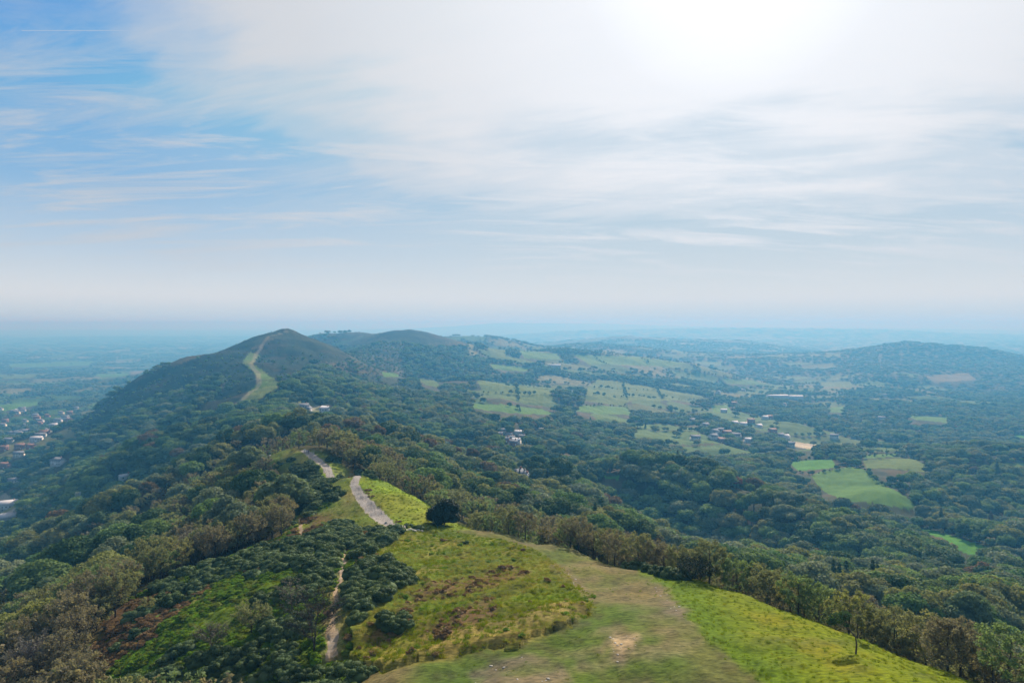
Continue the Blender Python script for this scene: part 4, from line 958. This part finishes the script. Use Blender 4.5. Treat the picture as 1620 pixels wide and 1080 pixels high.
    bush_thing(bush(31, .75, .95, 8, 1100, .07), LM['gorse_b'], 737, 860, 'single small round bush on the open grass top', y0=100, y1=145)
    bush_thing(bush(32, 1.2, 1.25, 9, 1500, .08), LM['gorse'], 645, 834, 'left half of the dark bush pair behind the pale rocks', y0=125, y1=160, sc=(1.1, 1, 1))
    bush_thing(bush(33, 1.2, 1.0, 9, 1500, .08), LM['gorse'], 662, 835, 'right half of the dark bush pair behind the pale rocks', y0=125, y1=160, sc=(1.3, 1, 1))
    for k, (a, b_, s, lab) in enumerate(((400+132,1074,1.15,'big dark bush at the foot of the heath bank'),(556,1072,.8,'small dark bush right of the big one at the foot of the bank'),(588,1064,.8,'rounded green bush at the start of the mown path'),(566,1052,.6,'low dark bush above the start of the mown path'))):
        bush_thing(bush(35+k, 1.0, 1.1, 8, 1700, .06), LM['gorse'], a, b_, lab, y0=45, y1=80, sc=s)
    # autumn colours and dark conifers picked out in the woods
    def far_one(px, py, y0, y1, key, label, s=1., cat='autumn tree', name='autumn_tree', kind='broad', keep=7):
        t = broad_tree(int(px), 9.5, 4.4, nleaf=1600, nlobe=14, leaf=.4) if kind == 'broad' else conifer(int(px), 12, 2.7, 1500, .4) if kind == 'con' else airy_tree(int(px), 9, 2.2, 30, 2200, .22, 700, twigw=.03, up=1.1)
        tree_thing(name, t, [LM[key], TWIG] if kind == 'airy' else [LM[key]], px, py, y0, y1, label, cat, sc=s, keep=keep)
    far_one(921, 762, 330, 520, 'red', 'red autumn tree among dark trees below the birches', .95)
    far_one(1166, 772, 420, 700, 'orange', 'orange autumn tree on the wooded hill before the valley field', .95)
    far_one(598, 704, 300, 460, 'rust', 'big rust brown tree on the crest behind the winding path', 1.2)
    far_one(748, 720, 300, 460, 'rust', 'rust brown tree on the descending wood crest', 1.2)
    far_one(722, 715, 300, 460, 'rust', 'darker rust tree left of its brighter rust neighbour', 1.0)
    far_one(1567, 843, 460, 640, 'rust', 'tall narrow reddish tree at the right edge beside a round one', (.42, .42, 1.9), 'columnar tree', 'columnar_tree', 'broad')
    far_one(124, 806, 400, 560, 'silver', 'silvery oval tree shining beyond the left wood', (.9, .9, 1.5), 'silver tree', 'silver_tree', 'airy', 6)
    far_one(346, 806, 180, 300, 'dark', 'dark evergreen among the brown birches of the left slope', .75, 'evergreen tree', 'evergreen_tree')
    for k, (a, b_, s, lab) in enumerate(((808,760,1.0,'dark pointed conifer, tallest above the three cottages'),(822,764,.8,'dark conifer right of the tallest above the cottages'),(866,775,1.25,'broad dark conifer in the middle wood'),(878,778,1.0,'slim dark conifer right of the broad dark one'),(1246,905+40,1.0,'dark conifer rising from the birches right of the slope'),(1327,930+30,.9,'dark narrow conifer behind the right-hand birches'))):
        far_one(a, b_, 130 if k > 3 else 300, 520, 'holly', lab, s*.9, 'conifer', 'conifer', 'con', 5)
    # rocks and people
    rk = plain_mat('pale rock', (.50,.46,.40), .9, .3, 3)
    def rock(px, py, s, lab, y0=100, y1=160, sq=(1, .8, .6), group=None):
        rng = np.random.default_rng(int(px)); x, y, z = spot(px, py, y0, y1); b = MB(); v = ICO2[0].copy()
        v = v*(1+.18*np.sign(rng.normal(0, 1, (len(v), 1)))*rng.uniform(0, 1, (len(v), 1)))*np.array(sq)*s; v[:, 2] = np.maximum(v[:, 2], -.3*s); b.mesh(v, ICO2[1])
        o = link('rock', b.build('rock', [rk])); o.location = (x, y, z+.12*s); tag(o, lab, 'rock', group)
    for k, (a, s) in enumerate(((636,.50),(642,.46),(649,.55),(655,.4),(661,.42),(667,.3))):
        rock(a, 839+(k % 2), s, 'pale rock in the short row in front of the dark bush pair', sq=(1.2, .8, .7), group='row of pale rocks by the bush pair')
    rock(419, 718, .9, 'pale flat rock at the left end of the knoll', 200, 330, (1.8, 1, .5)); rock(427, 721, .55, 'small bright rock right of the flat knoll rock', 200, 330)
    rock(611, 827, .33, 'lone pale stone on the grass beside the path bend', 130, 165, (1, .9, .9))
    rock(625, 833, .25, 'flat grey stone at the edge of the path', 130, 165, (1.6, 1, .4))
    def person(px, py, top, trou, label, h=1.72, rz=0.):
        x, y, z = spot(px, py, 200, 300); b = h/1.72
        J = [(0,0,.95,.15),(0,0,1.15,.13),(0,0,1.38,.16),(0,0,1.50,.06),(0,.01,1.60,.095),(0,.01,1.70,.07),
             (.10,0,.90,.095),(.12,.06,.48,.065),(.12,-.02,.08,.05),(.12,.13,.03,.04),(-.10,0,.90,.095),(-.12,-.08,.48,.065),(-.12,-.16,.08,.05),(-.12,-.02,.03,.04),
             (.20,0,1.38,.06),(.27,.03,1.12,.045),(.25,.14,.90,.035),(.25,.19,.82,.03),(-.20,0,1.38,.06),(-.27,-.03,1.12,.045),(-.25,.04,.88,.035),(-.25,.08,.80,.03)]
        E = [(0,1),(1,2),(2,3),(3,4),(4,5),(0,6),(6,7),(7,8),(8,9),(0,10),(10,11),(11,12),(12,13),(2,14),(14,15),(15,16),(16,17),(2,18),(18,19),(19,20),(20,21)]
        me = bpy.data.meshes.new('person'); me.from_pydata([(p[0], p[1], p[2]) for p in J], E, [])
        o = link('person', me); md = o.modifiers.new('skin', 'SKIN'); sv = me.skin_vertices[0].data
        for q, p in zip(sv, J): q.radius = (p[3], p[3])
        sv[0].use_root = True; md.use_smooth_shade = True; sb = o.modifiers.new('sub', 'SUBSURF'); sb.levels = 1; sb.render_levels = 1
        m = bpy.data.materials.new('clothed figure'); m.use_nodes = True; N, L, M, MIX, RAMP = nt_new(m.node_tree)
        out = N('ShaderNodeOutputMaterial'); bs = N('ShaderNodeBsdfPrincipled'); tc = N('ShaderNodeTexCoord'); sp = N('ShaderNodeSeparateXYZ'); L(tc.outputs['Object'], sp.inputs[0])
        c = RAMP(M('DIVIDE', sp.outputs[2], 2.0), [(0, (.05,.04,.03)), (.06, trou), (.46, top), (.755, (.55,.36,.28)), (.82, (.08,.05,.03))], 'CONSTANT'); L(c, bs.inputs['Base Color']); bs.inputs['Roughness'].default_value = .8; L(bs.outputs[0], out.inputs[0])
        me.materials.append(m); o.location = (x, y, z); o.scale = (b,)*3; o.rotation_euler = (0, 0, rz); tag(o, label, 'person')
    person(482, 716, (.75,.75,.72), (.5,.5,.5), 'walker in a white top, left of the group on the knoll path', rz=.4)
    person(485.5, 717, (.35,.33,.45), (.08,.08,.12), 'walker in a mauve top beside the white topped walker', 1.66, 2.6)
    person(488, 718, (.12,.12,.16), (.06,.06,.08), 'walker in dark clothes, right of the group on the knoll path', 1.78, 3.)
singles()
print('singles', time.time()-T0)

# ------------------------------------------------------------------ trees
def woods():
    rng = np.random.default_rng(3); X_, Y_, band = [], [], []
    for bi, (r0, r1, s) in enumerate(((60, 180, 4.0), (180, 300, 5.0), (300, 700, 10.0), (700, 1500, 12.0), (1500, 3000, 14), (3000, 6500, 34), (6500, 14000, 90))):
        x, y = jgrid(r0, r1, s, rng); X_.append(x); Y_.append(y); band.append(np.full(x.size, bi))
    hx_, hy_ = [], []
    for ln in HEDGES:
        for k in range(len(ln)-1):
            L_ = np.hypot(*(ln[k+1]-ln[k])); st = 7 if ln[k][1] < 1100 else 11; t = np.arange(0, L_, st)/L_; t = t+rng.uniform(-.3, .3, t.size)*st/L_
            hx_.append(ln[k][0]+(ln[k+1][0]-ln[k][0])*t+rng.normal(0, 1.5, t.size)); hy_.append(ln[k][1]+(ln[k+1][1]-ln[k][1])*t+rng.normal(0, 1.5, t.size))
    hx_, hy_ = np.concatenate(hx_), np.concatenate(hy_); X_.append(hx_); Y_.append(hy_); band.append(np.full(hx_.size, 9))
    x, y, band = map(np.concatenate, (X_, Y_, band)); r = np.hypot(x, y); z = ground_z(x, y); zr = z-CAMZ; P = 810+1080*x/y
    c = cover(x, y); n = fbm(x, y, 40, 3, 61); u = rng.uniform(0, 1, x.size)
    keep = (c == 0)
    keep &= ~((band == 6) & (u > .75))
    gull = fbm(x*.6+y*.3, y, 70, 3, 66)
    keep |= (c == 9) & (gull > .56) & (u < .55)
    keep |= (c == 9) & (P < 330) & (zr < -110) & (u < .8)
    keep |= (c == 9) & (u < .30)
    keep |= (c == 11) & (u < .035)
    keep |= (c == 12) & (u < .10)
    keep |= (c == 8) & (r > 1000) & (u < .04)
    keep |= (c == 7) & (u < .020) & (r > 75)
    # clearance
    for (hx, hy, hz, w) in HS:
        a0 = math.atan2(hx, hy); r0 = math.hypot(hx, hy); tb = (hz+1.5-CAMZ)/r0
        k = (np.abs(np.arctan2(x, y)-a0)*r < w+1.0) & (r > r0*.80) & (r < r0+9) & ((zr+9)/r > tb)
        keep &= ~k
    for (hx, hy, hz, w, see) in UNQ:
        keep &= np.hypot(x-hx, y-hy) > w+1.5
        if see:
            a0 = math.atan2(hx, hy); r0 = math.hypot(hx, hy)
            keep &= ~((np.abs(np.arctan2(x, y)-a0)*r < w*.8) & (r > r0*.75) & (r < r0) & ((zr+6)/r > (hz+2-CAMZ)/r0))
    pq = [pproj(x, y, z+hh) for hh in (3, 6, 9, 12, 14)]
    for (PP, fa, fb) in FIELD_PX:          # hedge trees on the near side stay low enough to leave the field open to view
        
        for pxx, pyy in pq: keep &= ~(inside(PP, pxx, pyy) & (r > .55*fa) & (r < fb))
    keep &= ~((c != 9) & (r > 1250) & (r < 2000) & (zr > -75) & (P < 545)); keep &= ~((c != 9) & (r > 2050) & (r < 2850) & (zr > -75) & (u > .15))
    keep |= (band == 9) & (u < .85)
    pth = dist_line(PATH1, x, y); keep &= ~((pth < 7.5) & (r < 245)) & ~((pth < 4.5) & (r < 330)); keep &= ~((r > 2050) & (r < 2600) & (P > 540) & (P < 740) & (zr > -70))
    vis = seen(x, y, z, 12.0, .022)
    keep &= vis & (np.abs(P-810) < 900) & (zr/r > -.60)
    # kind
    left = P < 560
    pb = np.where(left, np.interp(r, [60, 390, 460], [.97, .88, .0]), sstep(-84, -62, zr)*.92*(r < 330))
    # no birches in the left gully: darker broadleaf leaves stand in for its shade
    gul_ = poly([(-40,960),(60,900),(130,860),(240,800),(230,775),(120,835),(-40,900)], 200, 420); pb = np.where(left & (zr < -84) & (r < 420), .80, pb); pb = np.where(inside(gul_, x, y), .0, pb); pb = np.where((P > 500) & (P < 1150) & (r < np.where(P < 700, 310, 250)), .97, pb)
    v = rng.uniform(0, 1, x.size); birch = v < pb
    w = np.clip(rng.uniform(0, 1, x.size)*.55+fbm(x, y, 28, 3, 71)*.9-.22, 0, .999)
    kb = np.array(['b_grey', 'b_brown', 'b_olive', 'b_brown', 'b_olive', 'b_green', 'b_gold'])[(w*7).astype(int)]
    w2 = np.clip(rng.uniform(0, 1, x.size)*.65+fbm(x, y, 75, 3, 72)*.9-.27, 0, .999)
    w2 = np.where(left & (r > 450) & (r < 1500), w2*.55, w2)
    w2 = np.where((r > 300) & (r < 450) & (P < 900), np.minimum(w2*.6+.4, .999), w2)
    kk = np.array(['dark', 'mid', 'dark', 'mid', 'grey', 'mid', 'olive', 'dark', 'grey', 'olive'])[(w2*10).astype(int)]
    q = rng.uniform(0, 1, x.size); kk = np.where((q < .018) & (r < 900), 'rust', kk); kk = np.where((q > .97) & (r > 200), 'conifer', kk)
    near_crest = (P > 380) & (P < 780) & (r > 260) & (r < 470); kk = np.where(near_crest & (q < .07), 'rust', kk)
    kind = np.where(birch, kb, kk)
    s = np.where(birch, rng.uniform(.75, 1.2, x.size), rng.uniform(.62, 1.30, x.size))
    s = s*np.where(birch, np.interp(r, [60, 130, 300], [.80, .98, 1.12])*np.where(left, 1., .86), np.interp(r, [60, 140, 220, 400, 900, 3000], [.7, .95, 1.2, 1.5, 1.6, 1.6]))
    s = np.where(c == 9, s*rng.uniform(.12, .42, x.size)*np.where(zr > -60, .6, 1.), s); s = np.where(c == 7, s*.4, s)
    nf = np.zeros(x.size, bool)
    for (P_, cc) in FIELDS:
        q_ = np.nonzero((x > P_[:,0].min()-16) & (x < P_[:,0].max()+16) & (y > P_[:,1].min()-16) & (y < P_[:,1].max()+16))[0]
        if q_.size: nf[q_] |= dist_line(np.vstack([P_, P_[:1]]), x[q_], y[q_]) < 13
    s = np.where(nf & (r > 380), s*.62, s)
    s = np.where(band == 9, s*rng.uniform(.22, .55, x.size), s)
    edge = (r > 900) & (c == 0) & (band < 9) & (patchwork(x, y)[1] < 20); s = np.where(edge, s*.62, s)
    sz = np.minimum(s, np.where(birch, 1.05, .60+.46*s))*rng.uniform(.85, 1.10, x.size)
    hi_ = (r > 1250) & (r < 2000) & (zr > -120) & (P < 640) & (c != 9); s = np.where(hi_, s*.55, s); sz = np.where(hi_, sz*.5, sz); sz = np.where((r > 900) & (band < 9), sz*.82, sz)
    nr_ = (P > 560) & (r < 175); cap = np.where(birch, .80, .64); s = np.where(nr_, np.minimum(s, cap*1.15), s); sz = np.where(nr_, np.minimum(sz, cap), sz)
    s = np.where(band == 5, s*1.7, s); sz = np.where(band == 5, sz*.9, sz); s = np.where(band == 6, s*4.6, s); sz = np.where(band == 6, sz*1.1, sz)
    rz = rng.uniform(0, 6.283, x.size)
    isb = np.char.startswith(kind, 'b_')
    invis = ~seen(x, y, z, 7.5*sz, .0)
    app = s*9/r*np.where(invis, .001, 1.)*np.where((np.abs(P-810) < 815) & (512-1080*(zr+6*sz)/r*(-1)*-1 < 1e9), 1, .01)
    py = 512-1080*(zr+5*sz)/y; app = np.where(py > 1090, app*.01, app)
    used = np.zeros(x.size, bool)
    WORDS = {'b_grey': 'half bare grey mauve birch', 'b_brown': 'brown leaved birch', 'b_olive': 'olive leaved birch', 'b_gold': 'golden green birch', 'b_green': 'fresh green birch',
             'dark': 'dark green broadleaf tree', 'mid': 'mid green broadleaf tree', 'olive': 'olive green broadleaf tree', 'grey': 'pale grey-green broadleaf tree', 'rust': 'rust brown broadleaf tree', 'conifer': 'dark pointed conifer'}
    def where(px_, r_, z_):
        if px_ < 560:
            if r_ < 130: return 'low on the left slope beside the gorse'
            if r_ < 230: return 'in the left slope wood below the gorse bushes'
            if r_ < 330: return 'on the upper left slope wood near the ridge'
            return 'on the wooded crest behind the knoll'
        if px_ < 960:
            if r_ < 250: return 'in the wood strip behind the grassy top'
            return 'on the crest falling right from the winding path'
        if px_ < 1150:
            return 'in the wood behind the brow gorse row' if r_ < 200 else 'on the slope below the brow gorse row'
        return 'along the lower edge of the bright grass slope' if r_ < 150 else 'in the woods falling away beyond the bright slope'
    def individual(mask, n, catf):
        idx = np.nonzero(keep & mask & ~used)[0]; idx = idx[np.argsort(-app[idx])][:n]; used[idx] = True
        for i in idx:
            pr = NEARP[kind[i]]; tr, cr = pr[int(rz[i]*7) % len(pr)]
            nm, cat = catf(kind[i])
            o = bpy.data.objects.new(nm, None); S.collection.objects.link(o); o.location = (x[i], y[i], z[i]); o.rotation_euler = (0, 0, rz[i]); o.scale = (s[i], s[i], sz[i])
            link('trunk', tr, o); link('crown', cr, o)
            wh = where(P[i], r[i], z[i]); tag(o, WORDS[kind[i]]+' '+wh, cat, cat+' '+wh)
    individual(isb, 300, lambda k: ('birch_tree', 'birch tree'))
    individual(kind == 'conifer', 40, lambda k: ('conifer', 'conifer'))
    individual(~isb & (kind != 'conifer'), 300, lambda k: ('broadleaf_tree', 'broadleaf tree'))
    # everything past those counts
    rest = keep & ~used
    allp, start = [], {}
    for key, lst in MIDP.items(): start[('m', key)] = (len(allp), len(lst)); allp += lst
    for key, lst in FARP.items(): start[('f', key)] = (len(allp), len(lst)); allp += lst
    i = np.nonzero(rest)[0]; ix = np.zeros(i.size, int); lod = np.where(r[i] > 1300, 'f', 'm')
    for key in np.unique(kind[i]):
        for l in ('m', 'f'):
            mm = (kind[i] == key) & (lod == l)
            kk_ = key if (l, key) in start else ('dark' if key == 'conifer' else 'olive'); st, ln = start[(l, kk_)]
            ix[mm] = st+(rng.integers(0, 99, mm.sum()) % ln)
    pts = np.stack([x[i], y[i], z[i]-.2], 1); rot = np.zeros((i.size, 3)); rot[:, 2] = rz[i]
    scl = np.stack([s[i], s[i], sz[i]], 1)
    print('woods', keep.sum(), 'mass', i.size)
    scatter('woodland', 'continuous mixed woodland covering the slopes, valley and plain', allp, pts, rot, scl, ix)
woods()

# ------------------------------------------------------------------ gorse, bracken and grass
def scrub():
    rng = np.random.default_rng(5)
    x, y = jgrid(45, 290, 1.7, rng); r = np.hypot(x, y); z = ground_z(x, y); P = 810+1080*x/y; c = cover(x, y)
    g = fbm(x*.75+y*.35, y*1.15-x*.5, 9, 3, 81)
    thick = [poly(p, 45, 300) for p in ([(395,872),(470,850),(540,828),(600,836),(640,838),(630,852),(590,872),(560,888),(545,900),(530,930),(480,960),(430,950),(470,925),(500,905),(420,900),(350,905)],
        [(556,905),(600,885),(640,905),(652,925),(600,955),(560,985),(545,960)],[(460,735),(515,742),(520,775),(505,800),(480,815),(462,790)],[(600,980),(640,970),(650,990),(600,1005)],
        [(200,1090),(300,1020),(360,1040),(420,1030),(480,1045),(560,1060),(600,1100)],[(420,985),(470,975),(500,985),(470,1025),(420,1030)],[(250,935),(330,905),(380,900),(300,950),(200,990)],[(620,832),(640,833),(636,842),(618,842)])]
    th = np.zeros(x.size, bool); u0 = rng.uniform(0, 1, x.size); x = x+rng.normal(0, .45, x.size); y = y+rng.normal(0, .45, x.size); z = ground_z(x, y)
    for p in thick: th |= inside(p, x, y)
    light = np.zeros(x.size, bool)
    for p in greens+bracken: light |= inside(p, x, y)
    keep = ((c == 7) & (th | (g > .60)) & (u0 > .22) & (~th | (fbm(x, y, 6, 3, 85) > .49)) & ~(light & ~th)) | (th & np.isin(c, (3, 5, 7, 0)))
    for p in (bracken[0], bracken[1]): keep &= ~inside(p, x, y)
    keep &= dist_line(TRACK1, x, y, TRACK1W) > .9; keep &= dist_line(TRACK2, x, y) > 1.2; keep &= (dist_line(PATH1, x, y, PATH1W) > 1.5) & ~inside(greens[0], x, y)
    for (hx, hy, hz, w, see) in UNQ: keep &= np.hypot(x-hx, y-hy) > .9*min(w, 2.0)
    vis = seen(x, y, z, 1.6, .02, 2.) & (np.abs(P-810) < 900); keep &= vis
    s = rng.uniform(.5, 1.0, x.size)**1.3*1.75*np.interp(r, [45, 100, 250], [.75, .95, 1.15]); blue = fbm(x, y, 7, 2, 83) > .52
    pr = [bush(700+k, 1.25, 1.35, 9, 1500, .09).build('foliage', [LM['gorse']]) for k in range(4)]+[bush(710+k, 1.25, 1.25, 9, 1500, .09).build('foliage', [LM['gorse_b']]) for k in range(3)]
    i = np.nonzero(keep)[0]; o_ = i[np.argsort(-(s[i]/r[i]))]; ind = o_[:300]; rest = o_[300:]
    for k in ind:
        me = pr[4+int(rng.integers(0, 3))] if blue[k] else pr[int(rng.integers(0, 4))]
        o = link('gorse_bush', me); o.location = (x[k], y[k], z[k]-.12); o.rotation_euler = (0, 0, rng.uniform(0, 6.28)); o.scale = (s[k], s[k], s[k]*rng.uniform(.8, 1.15))
        wh = 'right of the dirt track' if P[k] > 545 else 'close left of the dirt track' if P[k] > 430 else 'low on the open left slope'
        tag(o, ('blue-green' if blue[k] else 'dark green')+' gorse bush in the thicket '+wh, 'gorse bush', 'gorse bushes '+wh)
    ix = np.where(blue[rest], 4+rng.integers(0, 3, rest.size), rng.integers(0, 4, rest.size)); rot = np.zeros((rest.size, 3)); rot[:, 2] = rng.uniform(0, 6.28, rest.size)
    scatter('gorse', 'dense dark gorse covering the slope left of the ridge', pr, np.stack([x[rest], y[rest], z[rest]-.12], 1), rot, np.stack([s[rest]]*3, 1), ix)
    print('gorse', i.size)
    # low plants
    x, y = jgrid(42, 215, .62, rng); r = np.hypot(x, y); k0 = rng.uniform(0, 1, x.size) < np.interp(r, [50, 120, 215], [1., .7, .35]); x, y, r = x[k0], y[k0], r[k0]
    z = ground_z(x, y); P = 810+1080*x/y; c = cover(x, y); n1 = fbm(x*.4+y*.2, y*1.2-x*.5, 3.0, 3, 91); n2 = fbm(x, y, 14, 3, 92)
    vis = seen(x, y, z, .6, .012, 1.) & (np.abs(P-810) < 850)
    br = np.zeros(x.size, bool)
    for p in bracken: br |= inside(p, x, y)
    gn = np.zeros(x.size, bool)
    for p in greens: gn |= inside(p, x, y)
    dirt = (dist_line(TRACK1, x, y, TRACK1W) < .15) | (dist_line(PATH1, x, y, PATH1W) < .15) | (dist_line(TRACK2, x, y, [.4,.35,.3]) < .1); vis &= ~dirt
    u = rng.uniform(0, 1, x.size)
    protos = [tuft(800+k, 60, .45, .30).build('tuft', [LM[m_]]) for k, m_ in enumerate(('gr_y', 'gr_y', 'gr_p', 'gr_p', 'gr_g', 'gr_g'))]
    protos += [bush(820+k, .55, .42, 5, 260, .085, core=.62).build('clump', [LM[m_]]) for k, m_ in enumerate(('brk', 'brk', 'brk_g', 'brk_g'))]
    ix = np.full(x.size, -1)
    dt = np.full(x.size, 99.); q2 = np.nonzero(c == 2)[0]; dt[q2] = dist_line(np.vstack([turf, turf[:1]]), x[q2], y[q2])+(n2[q2]-.5)*8
    m = (c == 2) & (u < .42); ix[m] = np.where((n1[m] > .60) | (dt[m] < 4.5), 4, np.where(u[m] < .25, 0, 1))
    m = (c == 1) & (u < .05) & (n2 > .5); ix[m] = 4
    m = (c == 3) & (u < .75); ix[m] = np.where(br[m] & (u[m] < .24), 6, np.where(n2[m] > .52, 2, np.where(n1[m] > .5, 0, 4)))
    m = (c == 3) & (u < .02) & ~br; ix[m] = np.where(n1[m] > .55, 6, 8)
    m = (c == 4) & (u < .35); ix[m] = np.where(n1[m] > .6, 5, 1)
    m = np.isin(c, (5, 6)) & (u < .22); ix[m] = np.where(n1[m] > .55, 3, 5)
    m = (c == 7) & (u < .85); ix[m] = np.where(gn[m], 8, np.where(br[m], 6, np.where(n2[m] > .56, 7, np.where(n1[m] > .5, 9, 5))))
    m = (c == 7) & gn & (u < .4); ix[m] = 4
    k = vis & (ix >= 0); s = rng.uniform(.6, 1.25, x.size)*np.where(c == 2, .50, np.where(c == 1, .35, np.where(c == 3, .85, .75)))
    big = ix >= 6; s = np.where(big, s*np.where(c == 7, 1.7, 1.1), s)
    def put(name, lab, mk):
        rot = np.zeros((mk.sum(), 3)); rot[:, 2] = rng.uniform(0, 6.28, mk.sum()); sc_ = np.stack([s[mk], s[mk], s[mk]*rng.uniform(.7, 1.1, mk.sum())], 1)
        scatter(name, lab, protos, np.stack([x[mk], y[mk], z[mk]-.02], 1), rot, sc_, ix[mk]); print(name, mk.sum())
    # loose stones on the worn ground
    xs, ys = jgrid(45, 110, .38, rng); u3 = rng.uniform(0, 1, xs.size); ms = np.zeros(xs.size, bool)
    for p in worn[:4]: ms |= inside(p, xs, ys) & (u3 < .045)
    for p in bare: ms |= inside(p, xs, ys) & (u3 < .2)
    ms |= (dist_line(PATH1, xs, ys, PATH1W) < 0) & (u3 < .05)
    xs, ys = xs[ms], ys[ms]; sp_ = []
    for k_ in range(3):
        b = MB(); v = ICO1[0]*(1+.2*np.random.default_rng(k_).normal(0, 1, (42, 1)))*np.array([.09, .07, .035]); b.mesh(v, ICO1[1]); sp_.append(b.build('stone', [plain_mat('pale stone', (.40,.36,.30), .9, .3, 9)]))
    rot = np.zeros((xs.size, 3)); rot[:, 2] = rng.uniform(0, 6.28, xs.size); sc_ = rng.uniform(.5, 1.9, (xs.size, 1))*np.ones((1, 3))
    scatter('gravel', 'loose pale stones on the worn ground of the ridge top', sp_, np.stack([xs, ys, ground_z(xs, ys)], 1), rot, sc_, rng.integers(0, 3, xs.size))
    put('grass', 'yellow-green grass tufts over the ridge', k & ~big); put('bracken', 'brown and green bracken patches on the ridge slopes', k & big)
scrub()
print('all', time.time()-T0)
